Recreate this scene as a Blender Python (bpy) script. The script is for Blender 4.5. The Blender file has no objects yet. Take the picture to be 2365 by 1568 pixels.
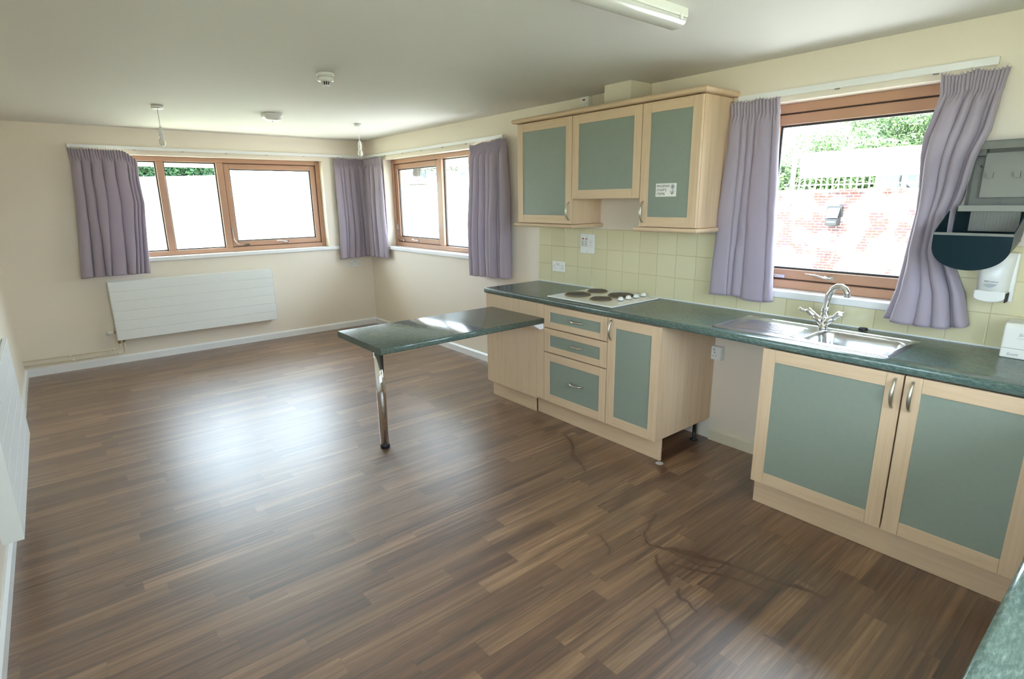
import bpy, math, random
import numpy as np
from mathutils import Vector, Matrix, noise
SC = bpy.context.scene
COL = SC.collection
PI = math.pi
# ------------------------------------------------------------------ camera
def set_camera():
    cx, cy, cz = -3.2595, -6.8921, 1.5925
    yaw, pitch, roll = [math.radians(a) for a in (39.2545, -14.0717, -0.7349)]
    F = Vector((math.sin(yaw)*math.cos(pitch), math.cos(yaw)*math.cos(pitch), math.sin(pitch)))
    R0 = Vector((math.cos(yaw), -math.sin(yaw), 0)); U0 = R0.cross(F)
    R = R0*math.cos(roll)+U0*math.sin(roll); U = -R0*math.sin(roll)+U0*math.cos(roll)
    cam = bpy.data.cameras.new('camera'); cam.sensor_width = 36; cam.sensor_fit = 'HORIZONTAL'
    cam.lens = 1284.71/2365*36; cam.clip_start = 0.02; cam.clip_end = 300
    o = bpy.data.objects.new('camera', cam); COL.objects.link(o)
    m = Matrix.Identity(4)
    for i, v in enumerate((R, U, -F)):
        for j in range(3): m[j][i] = v[j]
    m[0][3], m[1][3], m[2][3] = cx, cy, cz
    o.matrix_world = m; SC.camera = o
set_camera()
# ------------------------------------------------------------------ sky, sun, exposure
W = bpy.data.worlds.new('sky'); SC.world = W; W.use_nodes = True
bg = W.node_tree.nodes['Background']
bg.inputs[0].default_value = (0.70, 0.84, 1.0, 1); bg.inputs[1].default_value = 11.5
sl = bpy.data.lights.new('sun', 'SUN'); sl.energy = 18.0; sl.angle = math.radians(1.0); sl.color = (1.0, 0.97, 0.92)
so = bpy.data.objects.new('sun', sl); COL.objects.link(so)
so.rotation_euler = Vector((-0.27, 0.0, 0.96)).to_track_quat('Z', 'Y').to_euler(); so.location = (-6, 0, 9)
SC.view_settings.view_transform = 'Standard'; SC.view_settings.look = 'None'
SC.view_settings.exposure = 1.08; SC.view_settings.gamma = 1.0; SC.view_settings.use_curve_mapping = False
SC.cycles.max_bounces = 14; SC.cycles.diffuse_bounces = 8; SC.cycles.glossy_bounces = 5
SC.cycles.transparent_max_bounces = 12; SC.cycles.use_denoising = True
SC.cycles.sample_clamp_indirect = 12
SC.cycles.caustics_reflective = False; SC.cycles.caustics_refractive = False
# ------------------------------------------------------------------ dimensions
H = 2.330; XL = -3.64; YR = -7.39; REC = 0.104; WT = 0.30
# ------------------------------------------------------------------ materials
class NT:
    def __init__(s, name):
        s.m = bpy.data.materials.new(name); s.m.use_nodes = True; s.t = s.m.node_tree
        s.b = s.t.nodes['Principled BSDF']; s.out = s.t.nodes['Material Output']
    def n(s, typ, **kw):
        nd = s.t.nodes.new(typ)
        for k, v in kw.items():
            if k in ('operation', 'blend_type', 'data_type', 'noise_dimensions', 'attribute_name', 'feature', 'wave_type', 'bands_direction', 'distance'): setattr(nd, k, v)
        return nd
    def l(s, a, b): s.t.links.new(a, b)
    def inp(s, sock, v):
        if hasattr(v, 'is_output') : s.l(v, sock)
        else: sock.default_value = v
    def math(s, op, a, b=None, c=None):
        nd = s.n('ShaderNodeMath', operation=op)
        s.inp(nd.inputs[0], a)
        if b is not None: s.inp(nd.inputs[1], b)
        if c is not None: s.inp(nd.inputs[2], c)
        return nd.outputs[0]
    def mix(s, f, a, b, bt='MIX'):
        nd = s.n('ShaderNodeMix', data_type='RGBA'); nd.blend_type = bt
        s.inp(nd.inputs[0], f)
        s.inp(nd.inputs[6], a if hasattr(a, 'is_output') else (*a, 1)); s.inp(nd.inputs[7], b if hasattr(b, 'is_output') else (*b, 1))
        return nd.outputs[2]
    def noise(s, vec, scale=5, detail=3, rough=.5, dist=0):
        nd = s.n('ShaderNodeTexNoise'); s.l(vec, nd.inputs['Vector'])
        nd.inputs['Scale'].default_value = scale; nd.inputs['Detail'].default_value = detail
        nd.inputs['Roughness'].default_value = rough; nd.inputs['Distortion'].default_value = dist
        return nd.outputs['Fac']
    def pos(s): return s.n('ShaderNodeNewGeometry').outputs['Position']
    def mapped(s, vec, sc=(1, 1, 1), loc=(0, 0, 0)):
        nd = s.n('ShaderNodeMapping'); s.l(vec, nd.inputs[0]); nd.inputs['Scale'].default_value = sc; nd.inputs['Location'].default_value = loc
        return nd.outputs[0]
    def ramp(s, f, stops):
        nd = s.n('ShaderNodeValToRGB'); s.l(f, nd.inputs[0]); cr = nd.color_ramp
        while len(cr.elements) > 1: cr.elements.remove(cr.elements[-1])
        cr.elements[0].position = stops[0][0]; cr.elements[0].color = (*stops[0][1], 1)
        for p, c in stops[1:]:
            e = cr.elements.new(p); e.color = (*c, 1)
        return nd.outputs[0]
    def sep(s, vec):
        nd = s.n('ShaderNodeSeparateXYZ'); s.l(vec, nd.inputs[0]); return nd.outputs
    def comb(s, x, y, z):
        nd = s.n('ShaderNodeCombineXYZ')
        for i, v in enumerate((x, y, z)): s.inp(nd.inputs[i], v)
        return nd.outputs[0]
    def bump(s, h, strength=.2, dist=.002):
        nd = s.n('ShaderNodeBump'); nd.inputs['Strength'].default_value = strength; nd.inputs['Distance'].default_value = dist
        s.l(h, nd.inputs['Height']); s.l(nd.outputs[0], s.b.inputs['Normal'])
    def set(s, base=None, rough=None, metal=None, spec=None, coat=None, sub=None):
        if base is not None: s.inp(s.b.inputs['Base Color'], base if hasattr(base, 'is_output') else (*base, 1))
        if rough is not None: s.inp(s.b.inputs['Roughness'], rough)
        if metal is not None: s.b.inputs['Metallic'].default_value = metal
        if spec is not None: s.b.inputs['Specular IOR Level'].default_value = spec
        if coat is not None: s.b.inputs['Coat Weight'].default_value = coat
        return s
def plain(name, base, rough=.5, metal=0, spec=.5, var=.04, sc=6, coat=0):
    t = NT(name); f = t.noise(t.pos(), sc, 3)
    c = t.mix(f, tuple(max(0, v*(1-var)) for v in base), tuple(min(1, v*(1+var)) for v in base))
    t.set(c, rough, metal, spec, coat); return t.m
def wood(name, axis):
    t = NT(name); sc = [38, 38, 38]; sc[axis] = 1.6
    p = t.pos(); f = t.noise(t.mapped(p, sc), 1.4, 4, .6, .6); g = t.noise(t.mapped(p, [v*4 for v in sc]), 1.5, 2)
    c = t.ramp(f, [(.25, (.60, .43, .27)), (.5, (.68, .505, .335)), (.8, (.72, .55, .38))])
    c = t.mix(t.math('MULTIPLY', g, .25), c, (.55, .385, .235))
    t.set(c, .42, 0, .4); t.bump(g, .05, .001); return t.m
def worktop_mat(name, axis, rough=.26, spec=.5):
    t = NT(name); sc = [170, 170, 170]; sc[axis] = 45; p = t.pos()
    f = t.noise(t.mapped(p, sc), 1.0, 4, .7, .35); g = t.noise(t.mapped(p, [v*3.1 for v in sc]), 1.0, 3, .6); big = t.noise(p, 7, 2)
    c = t.ramp(f, [(.30, (.030, .058, .052)), (.46, (.066, .110, .098)), (.58, (.12, .175, .155)), (.74, (.25, .30, .27))])
    c = t.mix(t.math('MULTIPLY', g, .45), c, (.035, .07, .06))
    c = t.mix(t.math('MULTIPLY', big, .35), c, (.14, .18, .14))
    c = t.mix(t.math('MULTIPLY', t.ramp(t.noise(t.mapped(p, [v*1.7 for v in sc]), 1.0, 3, .7), [(.60, (0, 0, 0)), (.72, (1, 1, 1))]), .22), c, (.30, .36, .33))
    t.set(c, rough, 0, spec); return t.m
def paint(name, base, bumpy=.12, rough=.75):
    t = NT(name); p = t.pos(); f = t.noise(p, 1.1, 3, .5); g = t.noise(p, 260, 2)
    c = t.mix(f, tuple(v*.97 for v in base), tuple(min(1, v*1.02) for v in base))
    t.set(c, rough, 0, .3); t.bump(g, bumpy, .001); return t.m
def floor_mat():
    t = NT('wood_vinyl_floor'); p = t.pos(); x, y, z = t.sep(p)
    WID = .087
    v = t.math('DIVIDE', t.math('ADD', y, 3.975), WID); row = t.math('FLOOR', v); fv = t.math('FRACT', v)
    wn = t.n('ShaderNodeTexWhiteNoise'); wn.noise_dimensions = '1D'; t.l(row, wn.inputs['W']); r1 = wn.outputs['Value']
    u = t.math('ADD', t.math('DIVIDE', x, .62), t.math('MULTIPLY', r1, 7.31)); plank = t.math('FLOOR', u); fu = t.math('FRACT', u)
    wn2 = t.n('ShaderNodeTexWhiteNoise'); wn2.noise_dimensions = '2D'; t.l(t.comb(row, plank, 0), wn2.inputs['Vector'])
    r2 = wn2.outputs['Value']; sub = t.n('ShaderNodeTexWhiteNoise'); sub.noise_dimensions = '3D'
    t.l(t.comb(row, plank, 3), sub.inputs['Vector']); r3 = sub.outputs['Value']
    off = t.math('MULTIPLY', r2, 37.0)
    gx = t.math('ADD', t.math('MULTIPLY', x, 1.25), off); gy = t.math('ADD', t.math('MULTIPLY', y, 22), t.math('MULTIPLY', r3, 50))
    g1 = t.noise(t.comb(gx, gy, r2), 1.0, 4, .62, 1.1)
    g2 = t.noise(t.comb(t.math('MULTIPLY', x, 7), t.math('MULTIPLY', y, 330), r2), 1.0, 3, .6, .3)
    g3 = t.noise(t.comb(t.math('ADD', t.math('MULTIPLY', x, .9), off), t.math('MULTIPLY', y, 75), r3), 1.0, 3, .6, .8)
    tone = t.math('SUBTRACT', t.math('ADD', t.math('MULTIPLY', r2, .22), t.math('ADD', t.math('MULTIPLY', g1, .80), t.math('MULTIPLY', g3, .55))), .24)
    c = t.ramp(tone, [(.27, (.042, .017, .007)), (.42, (.112, .049, .022)), (.54, (.205, .098, .045)), (.68, (.36, .185, .088)), (.84, (.56, .33, .17))])
    c = t.mix(t.math('MULTIPLY', r3, .35), c, t.mix(r2, (.19, .072, .032), (.14, .085, .034)))
    c = t.mix(t.math('MULTIPLY', g2, .42), c, (.10, .048, .022))
    fine = t.ramp(g2, [(.56, (0, 0, 0)), (.70, (1, 1, 1))])
    c = t.mix(t.math('MULTIPLY', fine, .22), c, (.46, .33, .23))
    # joints between strips
    ed = t.math('MINIMUM', t.math('MULTIPLY', t.math('MINIMUM', fv, t.math('SUBTRACT', 1.0, fv)), WID), t.math('MULTIPLY', t.math('MINIMUM', fu, t.math('SUBTRACT', 1.0, fu)), .62))
    jm = t.math('LESS_THAN', ed, .0008)
    c = t.mix(t.math('MULTIPLY', jm, .35), c, (.06, .035, .022))
    # weld seam of the vinyl sheet
    seam = t.math('LESS_THAN', t.math('ABSOLUTE', t.math('ADD', y, 3.975)), .0022)
    seam = t.math('MULTIPLY', seam, t.math('LESS_THAN', x, -1.1))
    c = t.mix(t.math('MULTIPLY', seam, .5), c, (.03, .02, .016))
    at = t.n('ShaderNodeAttribute'); at.attribute_name = 'stain'; st = at.outputs['Fac']
    at2 = t.n('ShaderNodeAttribute'); at2.attribute_name = 'damp'; dm = at2.outputs['Fac']
    c = t.mix(t.math('MULTIPLY', dm, .6), c, (.095, .048, .018))
    c = t.mix(t.math('MULTIPLY', st, .95), c, (.085, .018, .003))
    t.set(c, t.math('ADD', .46, t.math('MULTIPLY', g2, .14)), 0, .5, 1.0)
    t.b.inputs['Coat Roughness'].default_value = .37; t.b.inputs['Coat IOR'].default_value = 1.8; t.b.inputs['Coat Tint'].default_value = (.93, .96, 1, 1)
    hgt = t.math('SUBTRACT', t.math('ADD', t.math('MULTIPLY', g2, .5), t.math('MULTIPLY', t.noise(t.mapped(p, (3, 3, 3)), 1, 2), 1.5)), t.math('MULTIPLY', seam, 2.0))
    t.bump(hgt, .16, .0012); return t.m
def tile_mat():
    t = NT('cream_wall_tile'); p = t.pos(); x, y, z = t.sep(p); P_ = .1525
    u = t.math('DIVIDE', t.math('ADD', y, 3.302), P_); v = t.math('DIVIDE', t.math('SUBTRACT', z, .912), P_)
    def d(a): f = t.math('FRACT', a); return t.math('MULTIPLY', t.math('MINIMUM', f, t.math('SUBTRACT', 1.0, f)), P_)
    e = t.math('MINIMUM', d(u), d(v)); g = t.math('LESS_THAN', e, .0016)
    wn = t.n('ShaderNodeTexWhiteNoise'); wn.noise_dimensions = '2D'; t.l(t.comb(t.math('FLOOR', u), t.math('FLOOR', v), 0), wn.inputs['Vector'])
    c = t.mix(wn.outputs['Value'], (.66, .60, .38), (.70, .65, .43))
    c = t.mix(g, c, (.50, .42, .25))
    t.set(c, t.math('ADD', .13, t.math('MULTIPLY', g, .6)), 0, .5)
    sm = t.n('ShaderNodeMapRange'); t.l(e, sm.inputs[0]); sm.inputs[2].default_value = .006; sm.inputs[1].default_value = 0
    t.bump(t.math('ADD', sm.outputs[0], t.math('MULTIPLY', t.noise(p, 9, 2), .35)), .5, .0018); return t.m
def fabric_mat():
    t = NT('lilac_curtain_fabric'); p = t.pos(); f = t.noise(p, 900, 2); g = t.noise(p, 4, 3)
    c = t.mix(f, (.37, .325, .385), (.485, .43, .50)); c = t.mix(t.math('MULTIPLY', g, .3), c, (.43, .34, .41))
    t.set(c, .85, 0, .2); t.b.inputs['Sheen Weight'].default_value = .3
    t.bump(f, .25, .001)
    tr = t.n('ShaderNodeBsdfTranslucent'); t.inp(tr.inputs[0], t.mix(.0, (.45, .36, .52), (.45, .36, .52)))
    mx = t.n('ShaderNodeMixShader'); mx.inputs[0].default_value = .16
    t.l(t.b.outputs[0], mx.inputs[1]); t.l(tr.outputs[0], mx.inputs[2]); t.l(mx.outputs[0], t.out.inputs[0]); return t.m
def glass_mat():
    t = NT('window_glass'); tr = t.n('ShaderNodeBsdfTransparent'); tr.inputs[0].default_value = (.95, .97, .96, 1)
    gl = t.n('ShaderNodeBsdfGlossy'); gl.inputs['Roughness'].default_value = .02
    lw = t.n('ShaderNodeLayerWeight'); lw.inputs[0].default_value = .5
    fr = t.math('ADD', .04, t.math('MULTIPLY', t.math('POWER', lw.outputs['Facing'], 5.0), .9))
    mx = t.n('ShaderNodeMixShader'); t.l(fr, mx.inputs[0]); t.l(tr.outputs[0], mx.inputs[1]); t.l(gl.outputs[0], mx.inputs[2])
    t.l(mx.outputs[0], t.out.inputs[0]); return t.m
def brick_mat():
    t = NT('red_brick'); p = t.pos(); x, y, z = t.sep(p)
    b = t.n('ShaderNodeTexBrick'); t.l(t.comb(y, z, 0), b.inputs['Vector'])
    b.inputs['Scale'].default_value = 1.4; b.inputs['Brick Width'].default_value = .225; b.inputs['Row Height'].default_value = .075
    b.inputs['Mortar Size'].default_value = .008; b.inputs['Color1'].default_value = (.095, .042, .033, 1); b.inputs['Color2'].default_value = (.048, .041, .050, 1)
    b.inputs['Mortar'].default_value = (.29, .26, .235, 1); b.inputs['Bias'].default_value = -.35
    f = t.noise(p, 2.5, 4); g = t.ramp(f, [(.42, (0, 0, 0)), (.62, (1, 1, 1))])
    c = t.mix(t.math('MULTIPLY', g, .7), b.outputs[0], (.34, .30, .27))  # pale patches put the wall's blown-out light into the brick colour
    t.set(c, .9, 0, .1); return t.m
def leaf_mat(name, a, b_):
    t = NT(name); f = t.noise(t.pos(), 9, 3); c = t.mix(t.ramp(f, [(.35, (0, 0, 0)), (.65, (1, 1, 1))]), a, b_)
    t.set(c, .55, 0, .3); return t.m
def grass_mat():
    t = NT('mown_grass'); p = t.pos(); f = t.noise(p, .7, 5, .7); g = t.noise(p, 60, 2)
    c = t.ramp(f, [(.30, (.30, .31, .20)), (.5, (.40, .40, .30)), (.7, (.48, .47, .38))]); c = t.mix(t.math('MULTIPLY', g, .4), c, (.36, .38, .24))
    t.set(c, .9, 0, .1); return t.m
def mesh_metal(name, base, rough, sc):
    t = NT(name); g = t.noise(t.mapped(t.pos(), sc), 1, 3); t.set(base, t.math('ADD', rough-.05, t.math('MULTIPLY', g, .14)), 1.0); t.bump(g, .03, .0004); return t.m
M = dict(
    wood_v=wood('pale_maple_upright', 2), wood_h=wood('pale_maple_level', 1), wood_x=wood('pale_maple_deep', 0),
    sage=plain('sage_green_panel', (.25, .29, .24), .38, var=.05, sc=40),
    top_y=worktop_mat('green_stone_worktop', 1), top_x=worktop_mat('green_stone_leaf', 0, .19, 1.0),
    wall=paint('magnolia_wall', (.82, .745, .635)), ceil=paint('ceiling_white', (.71, .70, .665), .25), white=plain('white_gloss_paint', (.82, .83, .83), .3, var=.02),
    floor=floor_mat(), tile=tile_mat(), fabric=fabric_mat(), glass=glass_mat(),
    rad=plain('radiator_white', (.80, .82, .80), .35, var=.01), plastic=plain('white_plastic', (.80, .80, .76), .3, var=.02),
    frame=plain('salmon_brown_frame', (.50, .285, .185), .38, var=.06, sc=3), gasket=plain('dark_gasket', (.05, .045, .04), .5),
    metal=mesh_metal('brushed_nickel', (.58, .54, .44), .36, (80, 80, 80)), chrome=plain('chrome', (.86, .87, .88), .06, 1, var=.01),
    steel=mesh_metal('stainless_steel', (.66, .67, .68), .20, (8, 300, 300)), black=plain('black_plastic', (.012, .013, .015), .4),
    hotplate=plain('cast_iron_hotplate', (.125, .108, .082), .65, .1, var=.2, sc=50), enamel=plain('white_enamel', (.83, .83, .78), .15, coat=.5, var=.01),
    red=plain('red_neon', (.30, .02, .015), .3), dark=plain('dark_hole', (.02, .02, .02), .8), brass=plain('old_brass', (.42, .30, .12), .4, 1),
    grey=plain('grey_plastic', (.185, .187, .170), .5, 0, .3, .10, sc=25), smoke=plain('smoky_blue_plastic', (.006, .020, .026), .30, 0, .10, .15, 12),
    greyl=plain('light_grey_plastic', (.27, .27, .245), .5, 0, .3, .05), paper=plain('white_paper', (.84, .83, .78), .7, var=.02), papg=plain('grey_print', (.42, .45, .46), .7),
    ink=plain('black_ink', (.02, .02, .025), .6), tape=plain('heading_tape', (.78, .76, .70), .8), diffuser=plain('tube_cover', (.62, .62, .60), .22, var=.03, coat=.4),
    rocker=plain('switch_rocker', (.66, .66, .61), .4, var=.02),
    cream=plain('cream_pipe_paint', (.78, .72, .56), .4), carcass=plain('cabinet_inside', (.62, .52, .38), .5), bulb=plain('bulb_glass', (.80, .78, .66), .12, coat=.6),
    duct=paint('duct_paint', (.68, .62, .50)), brick=brick_mat(), grass=grass_mat(), leafa=leaf_mat('shrub_leaves', (.025, .065, .016), (.17, .25, .09)),
    leafb=leaf_mat('hedge_leaves', (.012, .04, .02), (.04, .09, .03)), bark=plain('bark', (.08, .06, .04), .9), fencew=plain('fence_white_paint', (.62, .62, .62), .5),
    banner=plain('banner_cloth', (.75, .75, .75), .7), rust=plain('rusty_rail', (.30, .17, .11), .6), navy=plain('dark_blue_pole', (.03, .05, .09), .4),
    bluesign=plain('blue_sign', (.03, .12, .34), .4), cyansign=plain('light_blue_sign', (.05, .30, .45), .4), paving=plain('pale_paving', (.45, .43, .40), .9, var=.1), render=plain('pale_render', (.6, .58, .54), .9),
    wire=plain('galvanised_wire', (.10, .10, .09), .6, .3), roof=plain('roof_felt', (.08, .08, .08), .9), carp=plain('silver_car_paint', (.12, .13, .15), .3, .4), tyre=plain('tyre', (.015, .015, .015), .8),
    carglass=plain('car_glass', (.02, .03, .03), .08), lens=plain('lamp_lens', (.60, .58, .50), .15), limescale=plain('limescale', (.45, .43, .40), .8))
# ------------------------------------------------------------------ mesh helpers
ORG = {}
class MB:
    def __init__(s, M_=None): s.v = []; s.f = []; s.mi = []; s.sm = []; s.T = M_
    def add(s, vs, fs, mi=0, smooth=False):
        o = len(s.v); s.v += [s.T @ Vector(v) if s.T else Vector(v) for v in vs]
        for f in fs: s.f.append([i+o for i in f]); s.mi.append(mi); s.sm.append(smooth)
        return s
    def box(s, a, b, mi=0):
        x0, x1 = sorted((a[0], b[0])); y0, y1 = sorted((a[1], b[1])); z0, z1 = sorted((a[2], b[2]))
        return s.add([(x0, y0, z0), (x1, y0, z0), (x1, y1, z0), (x0, y1, z0), (x0, y0, z1), (x1, y0, z1), (x1, y1, z1), (x0, y1, z1)],
                     [(0, 3, 2, 1), (4, 5, 6, 7), (0, 1, 5, 4), (1, 2, 6, 5), (2, 3, 7, 6), (3, 0, 4, 7)], mi)
    def prism(s, prof, axis, a, b, mi=0, smooth=False):
        """prof: list of 2-D points in the two other axes (cyclic order x,y,z), extruded along axis a..b"""
        n = len(prof); vs = []
        for t in (a, b):
            for p, q in prof:
                vs.append({0: (t, p, q), 1: (p, t, q), 2: (p, q, t)}[axis])
        fs = [tuple(range(n)), tuple(range(2*n-1, n-1, -1))]
        s.add(vs, fs, mi, False); o = len(s.v)-2*n
        for i in range(n): s.f.append([o+i, o+n+i, o+n+(i+1) % n, o+(i+1) % n]); s.mi.append(mi); s.sm.append(smooth)
        return s
    def lathe(s, prof, c=(0, 0, 0), ax=(0, 0, 1), seg=24, mi=0, smooth=True, cap=True):
        q = Vector((0, 0, 1)).rotation_difference(Vector(ax).normalized()); c = Vector(c); vs = []
        for r, h in prof:
            for k in range(seg):
                a = 2*PI*k/seg; vs.append(c+q @ Vector((r*math.cos(a), r*math.sin(a), h)))
        fs = []
        for i in range(len(prof)-1):
            for k in range(seg): fs.append((i*seg+k, i*seg+(k+1) % seg, (i+1)*seg+(k+1) % seg, (i+1)*seg+k))
        s.add(vs, fs, mi, smooth); o = len(s.v)-len(vs)
        if cap:
            s.f.append([o+k for k in range(seg-1, -1, -1)]); s.mi.append(mi); s.sm.append(False)
            s.f.append([o+(len(prof)-1)*seg+k for k in range(seg)]); s.mi.append(mi); s.sm.append(False)
        return s
    def cyl(s, a, b, r, r2=None, seg=16, mi=0):
        a = Vector(a); b = Vector(b); d = b-a
        return s.lathe([(r, 0), (r if r2 is None else r2, d.length)], a, d, seg, mi)
    def tube(s, pts, r, seg=10, mi=0, flat=1.0):
        pts = [Vector(p) for p in pts]; n = len(pts); rs = r if isinstance(r, (list, tuple)) else [r]*n
        vs = []; up = None
        for i, p in enumerate(pts):
            t = (pts[min(i+1, n-1)]-pts[max(i-1, 0)]).normalized()
            if up is None:
                up = Vector((0, 0, 1)) if abs(t.z) < .9 else Vector((1, 0, 0))
            u = (up-t*up.dot(t)).normalized(); up = u; w = t.cross(u)
            for k in range(seg):
                a = 2*PI*k/seg; vs.append(p+(u*math.cos(a)+w*math.sin(a)*flat)*rs[i])
        fs = [(i*seg+k, i*seg+(k+1) % seg, (i+1)*seg+(k+1) % seg, (i+1)*seg+k) for i in range(n-1) for k in range(seg)]
        s.add(vs, fs, mi, True); o = len(s.v)-len(vs)
        s.f.append([o+k for k in range(seg-1, -1, -1)]); s.mi.append(mi); s.sm.append(False)
        s.f.append([o+(n-1)*seg+k for k in range(seg)]); s.mi.append(mi); s.sm.append(False)
        return s
    def build(s, name, mats, parent=None, bevel=0, seg=2, label=None, fixn=True):
        me = bpy.data.meshes.new(name); v = np.array([tuple(p) for p in s.v]); c = (v.min(0)+v.max(0))/2
        if parent is None: c[2] = v[:, 2].min()
        me.from_pydata((v-c).tolist(), [], s.f)
        if not isinstance(mats, (list, tuple)): mats = [mats]
        for m in mats: me.materials.append(m)
        me.polygons.foreach_set('material_index', s.mi); me.polygons.foreach_set('use_smooth', s.sm)
        if fixn:
            import bmesh
            bm = bmesh.new(); bm.from_mesh(me); bmesh.ops.recalc_face_normals(bm, faces=bm.faces); bm.to_mesh(me); bm.free()
        me.update(); o = bpy.data.objects.new(name, me); COL.objects.link(o)
        c = Vector(c)
        if parent is not None: o.parent = parent; o.location = c-ORG[parent.name]
        else: o.location = c
        ORG[o.name] = c
        if bevel:
            b = o.modifiers.new('bevel', 'BEVEL'); b.width = bevel; b.segments = seg; b.limit_method = 'ANGLE'; b.angle_limit = math.radians(40)
        if label: o['label'] = label
        return o
def thing(name, loc, label, cat, group=None):
    o = bpy.data.objects.new(name, None); COL.objects.link(o); o.location = loc; o.empty_display_size = .05
    ORG[o.name] = Vector(loc); o['label'] = label; o['category'] = cat
    if group: o['group'] = group
    return o
def tag(o, label, cat, group=None, kind=None):
    o['label'] = label; o['category'] = cat
    if group: o['group'] = group
    if kind: o['kind'] = kind
    return o
def struct(o): o['kind'] = 'structure'; return o
def copy_tree(src, delta, parent=None):
    c = src.copy(); COL.objects.link(c)
    if parent is None: c.location = src.location+Vector(delta); ORG[c.name] = ORG[src.name]+Vector(delta)
    else: c.parent = parent; ORG[c.name] = ORG[src.name]+Vector(delta)
    for ch in [o for o in bpy.data.objects if o.parent == src]: copy_tree(ch, delta, c)
    return c
# local frames: u = right, v = up, w = out of the wall towards the room
def frameK(y, z, x=0.0): return Matrix(((0, 0, -1, x), (-1, 0, 0, y), (0, 1, 0, z), (0, 0, 0, 1)))   # on the kitchen wall
def frameB(x, z, y=0.0): return Matrix(((1, 0, 0, x), (0, 0, -1, y), (0, 1, 0, z), (0, 0, 0, 1)))     # on the back wall
def text_obj(name, body, size, T, mat, parent, extrude=.0002, shear=0.0, align='LEFT', bold=0.0):
    cu = bpy.data.curves.new(name, 'FONT'); cu.body = body; cu.size = size; cu.extrude = extrude; cu.shear = shear; cu.align_x = align; cu.offset = bold; cu.resolution_u = 3
    tmp = bpy.data.objects.new('tmp', cu); COL.objects.link(tmp); bpy.context.view_layer.update()
    me = bpy.data.meshes.new_from_object(tmp.evaluated_get(bpy.context.evaluated_depsgraph_get()))
    bpy.data.objects.remove(tmp); me.transform(T); me.name = name; me.materials.clear(); me.materials.append(mat)
    cs = [v.co.copy() for v in me.vertices]; c = sum(cs, Vector())/len(cs)
    me.transform(Matrix.Translation(-c)); o = bpy.data.objects.new(name, me); COL.objects.link(o)
    o.parent = parent; o.location = c-ORG[parent.name]; ORG[o.name] = c; return o
def lerp(a, b, t): return a+(b-a)*t
def interp(t, xs, ys): return float(np.interp(t, xs, ys))
# ------------------------------------------------------------------ the room shell
def wall_boxes(mb, fn, u0, u1, z0, z1, holes):
    """fn(ua,ub,za,zb) adds a box; holes = (u0,u1,z0,z1)"""
    hs = sorted(holes); cur = u0
    for (a, b, c, d) in hs:
        fn(cur, a, z0, z1); fn(a, b, z0, c); fn(a, b, d, z1); cur = b
    fn(cur, u1, z0, z1)
ZB, ZT = 1.060, 2.078
WIN_B = (-2.80, -.559); WIN_S = (-2.735, -.495); WIN_K = (-6.135, -5.125); WIN_R = (-2.90, -1.20)
mb = MB(); wall_boxes(mb, lambda a, b, c, d: mb.box((a, 0, c), (b, WT, d)), XL-WT, WT, 0, H+.1, [(*WIN_B, ZB-.04, ZT)])
struct(mb.build('wall_back', M['wall']))
mb = MB(); wall_boxes(mb, lambda a, b, c, d: mb.box((0, a, c), (WT, b, d)), YR, 0, 0, H+.1, [(*WIN_K, ZB-.04, 2.10), (*WIN_S, ZB-.04, ZT)])
struct(mb.build('wall_right', M['wall']))
WIN_L = (-7.20, -6.10)
mb = MB(); wall_boxes(mb, lambda a, b, c, d: mb.box((XL-WT, a, c), (XL, b, d)), YR, 0, 0, H+.1, [(*WIN_L, .86, 2.12)]); struct(mb.build('wall_left', M['wall']))
mb = MB(); wall_boxes(mb, lambda a, b, c, d: mb.box((a, YR-WT, c), (b, YR, d)), XL-WT, WT, 0, H+.1, [(*WIN_R, 1.02, 2.15)])
struct(mb.build('wall_rear', M['wall']))
mb = MB(); mb.box((XL-WT, YR-WT, H), (WT, WT, H+.22)); struct(mb.build('ceiling', M['ceil']))
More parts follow.
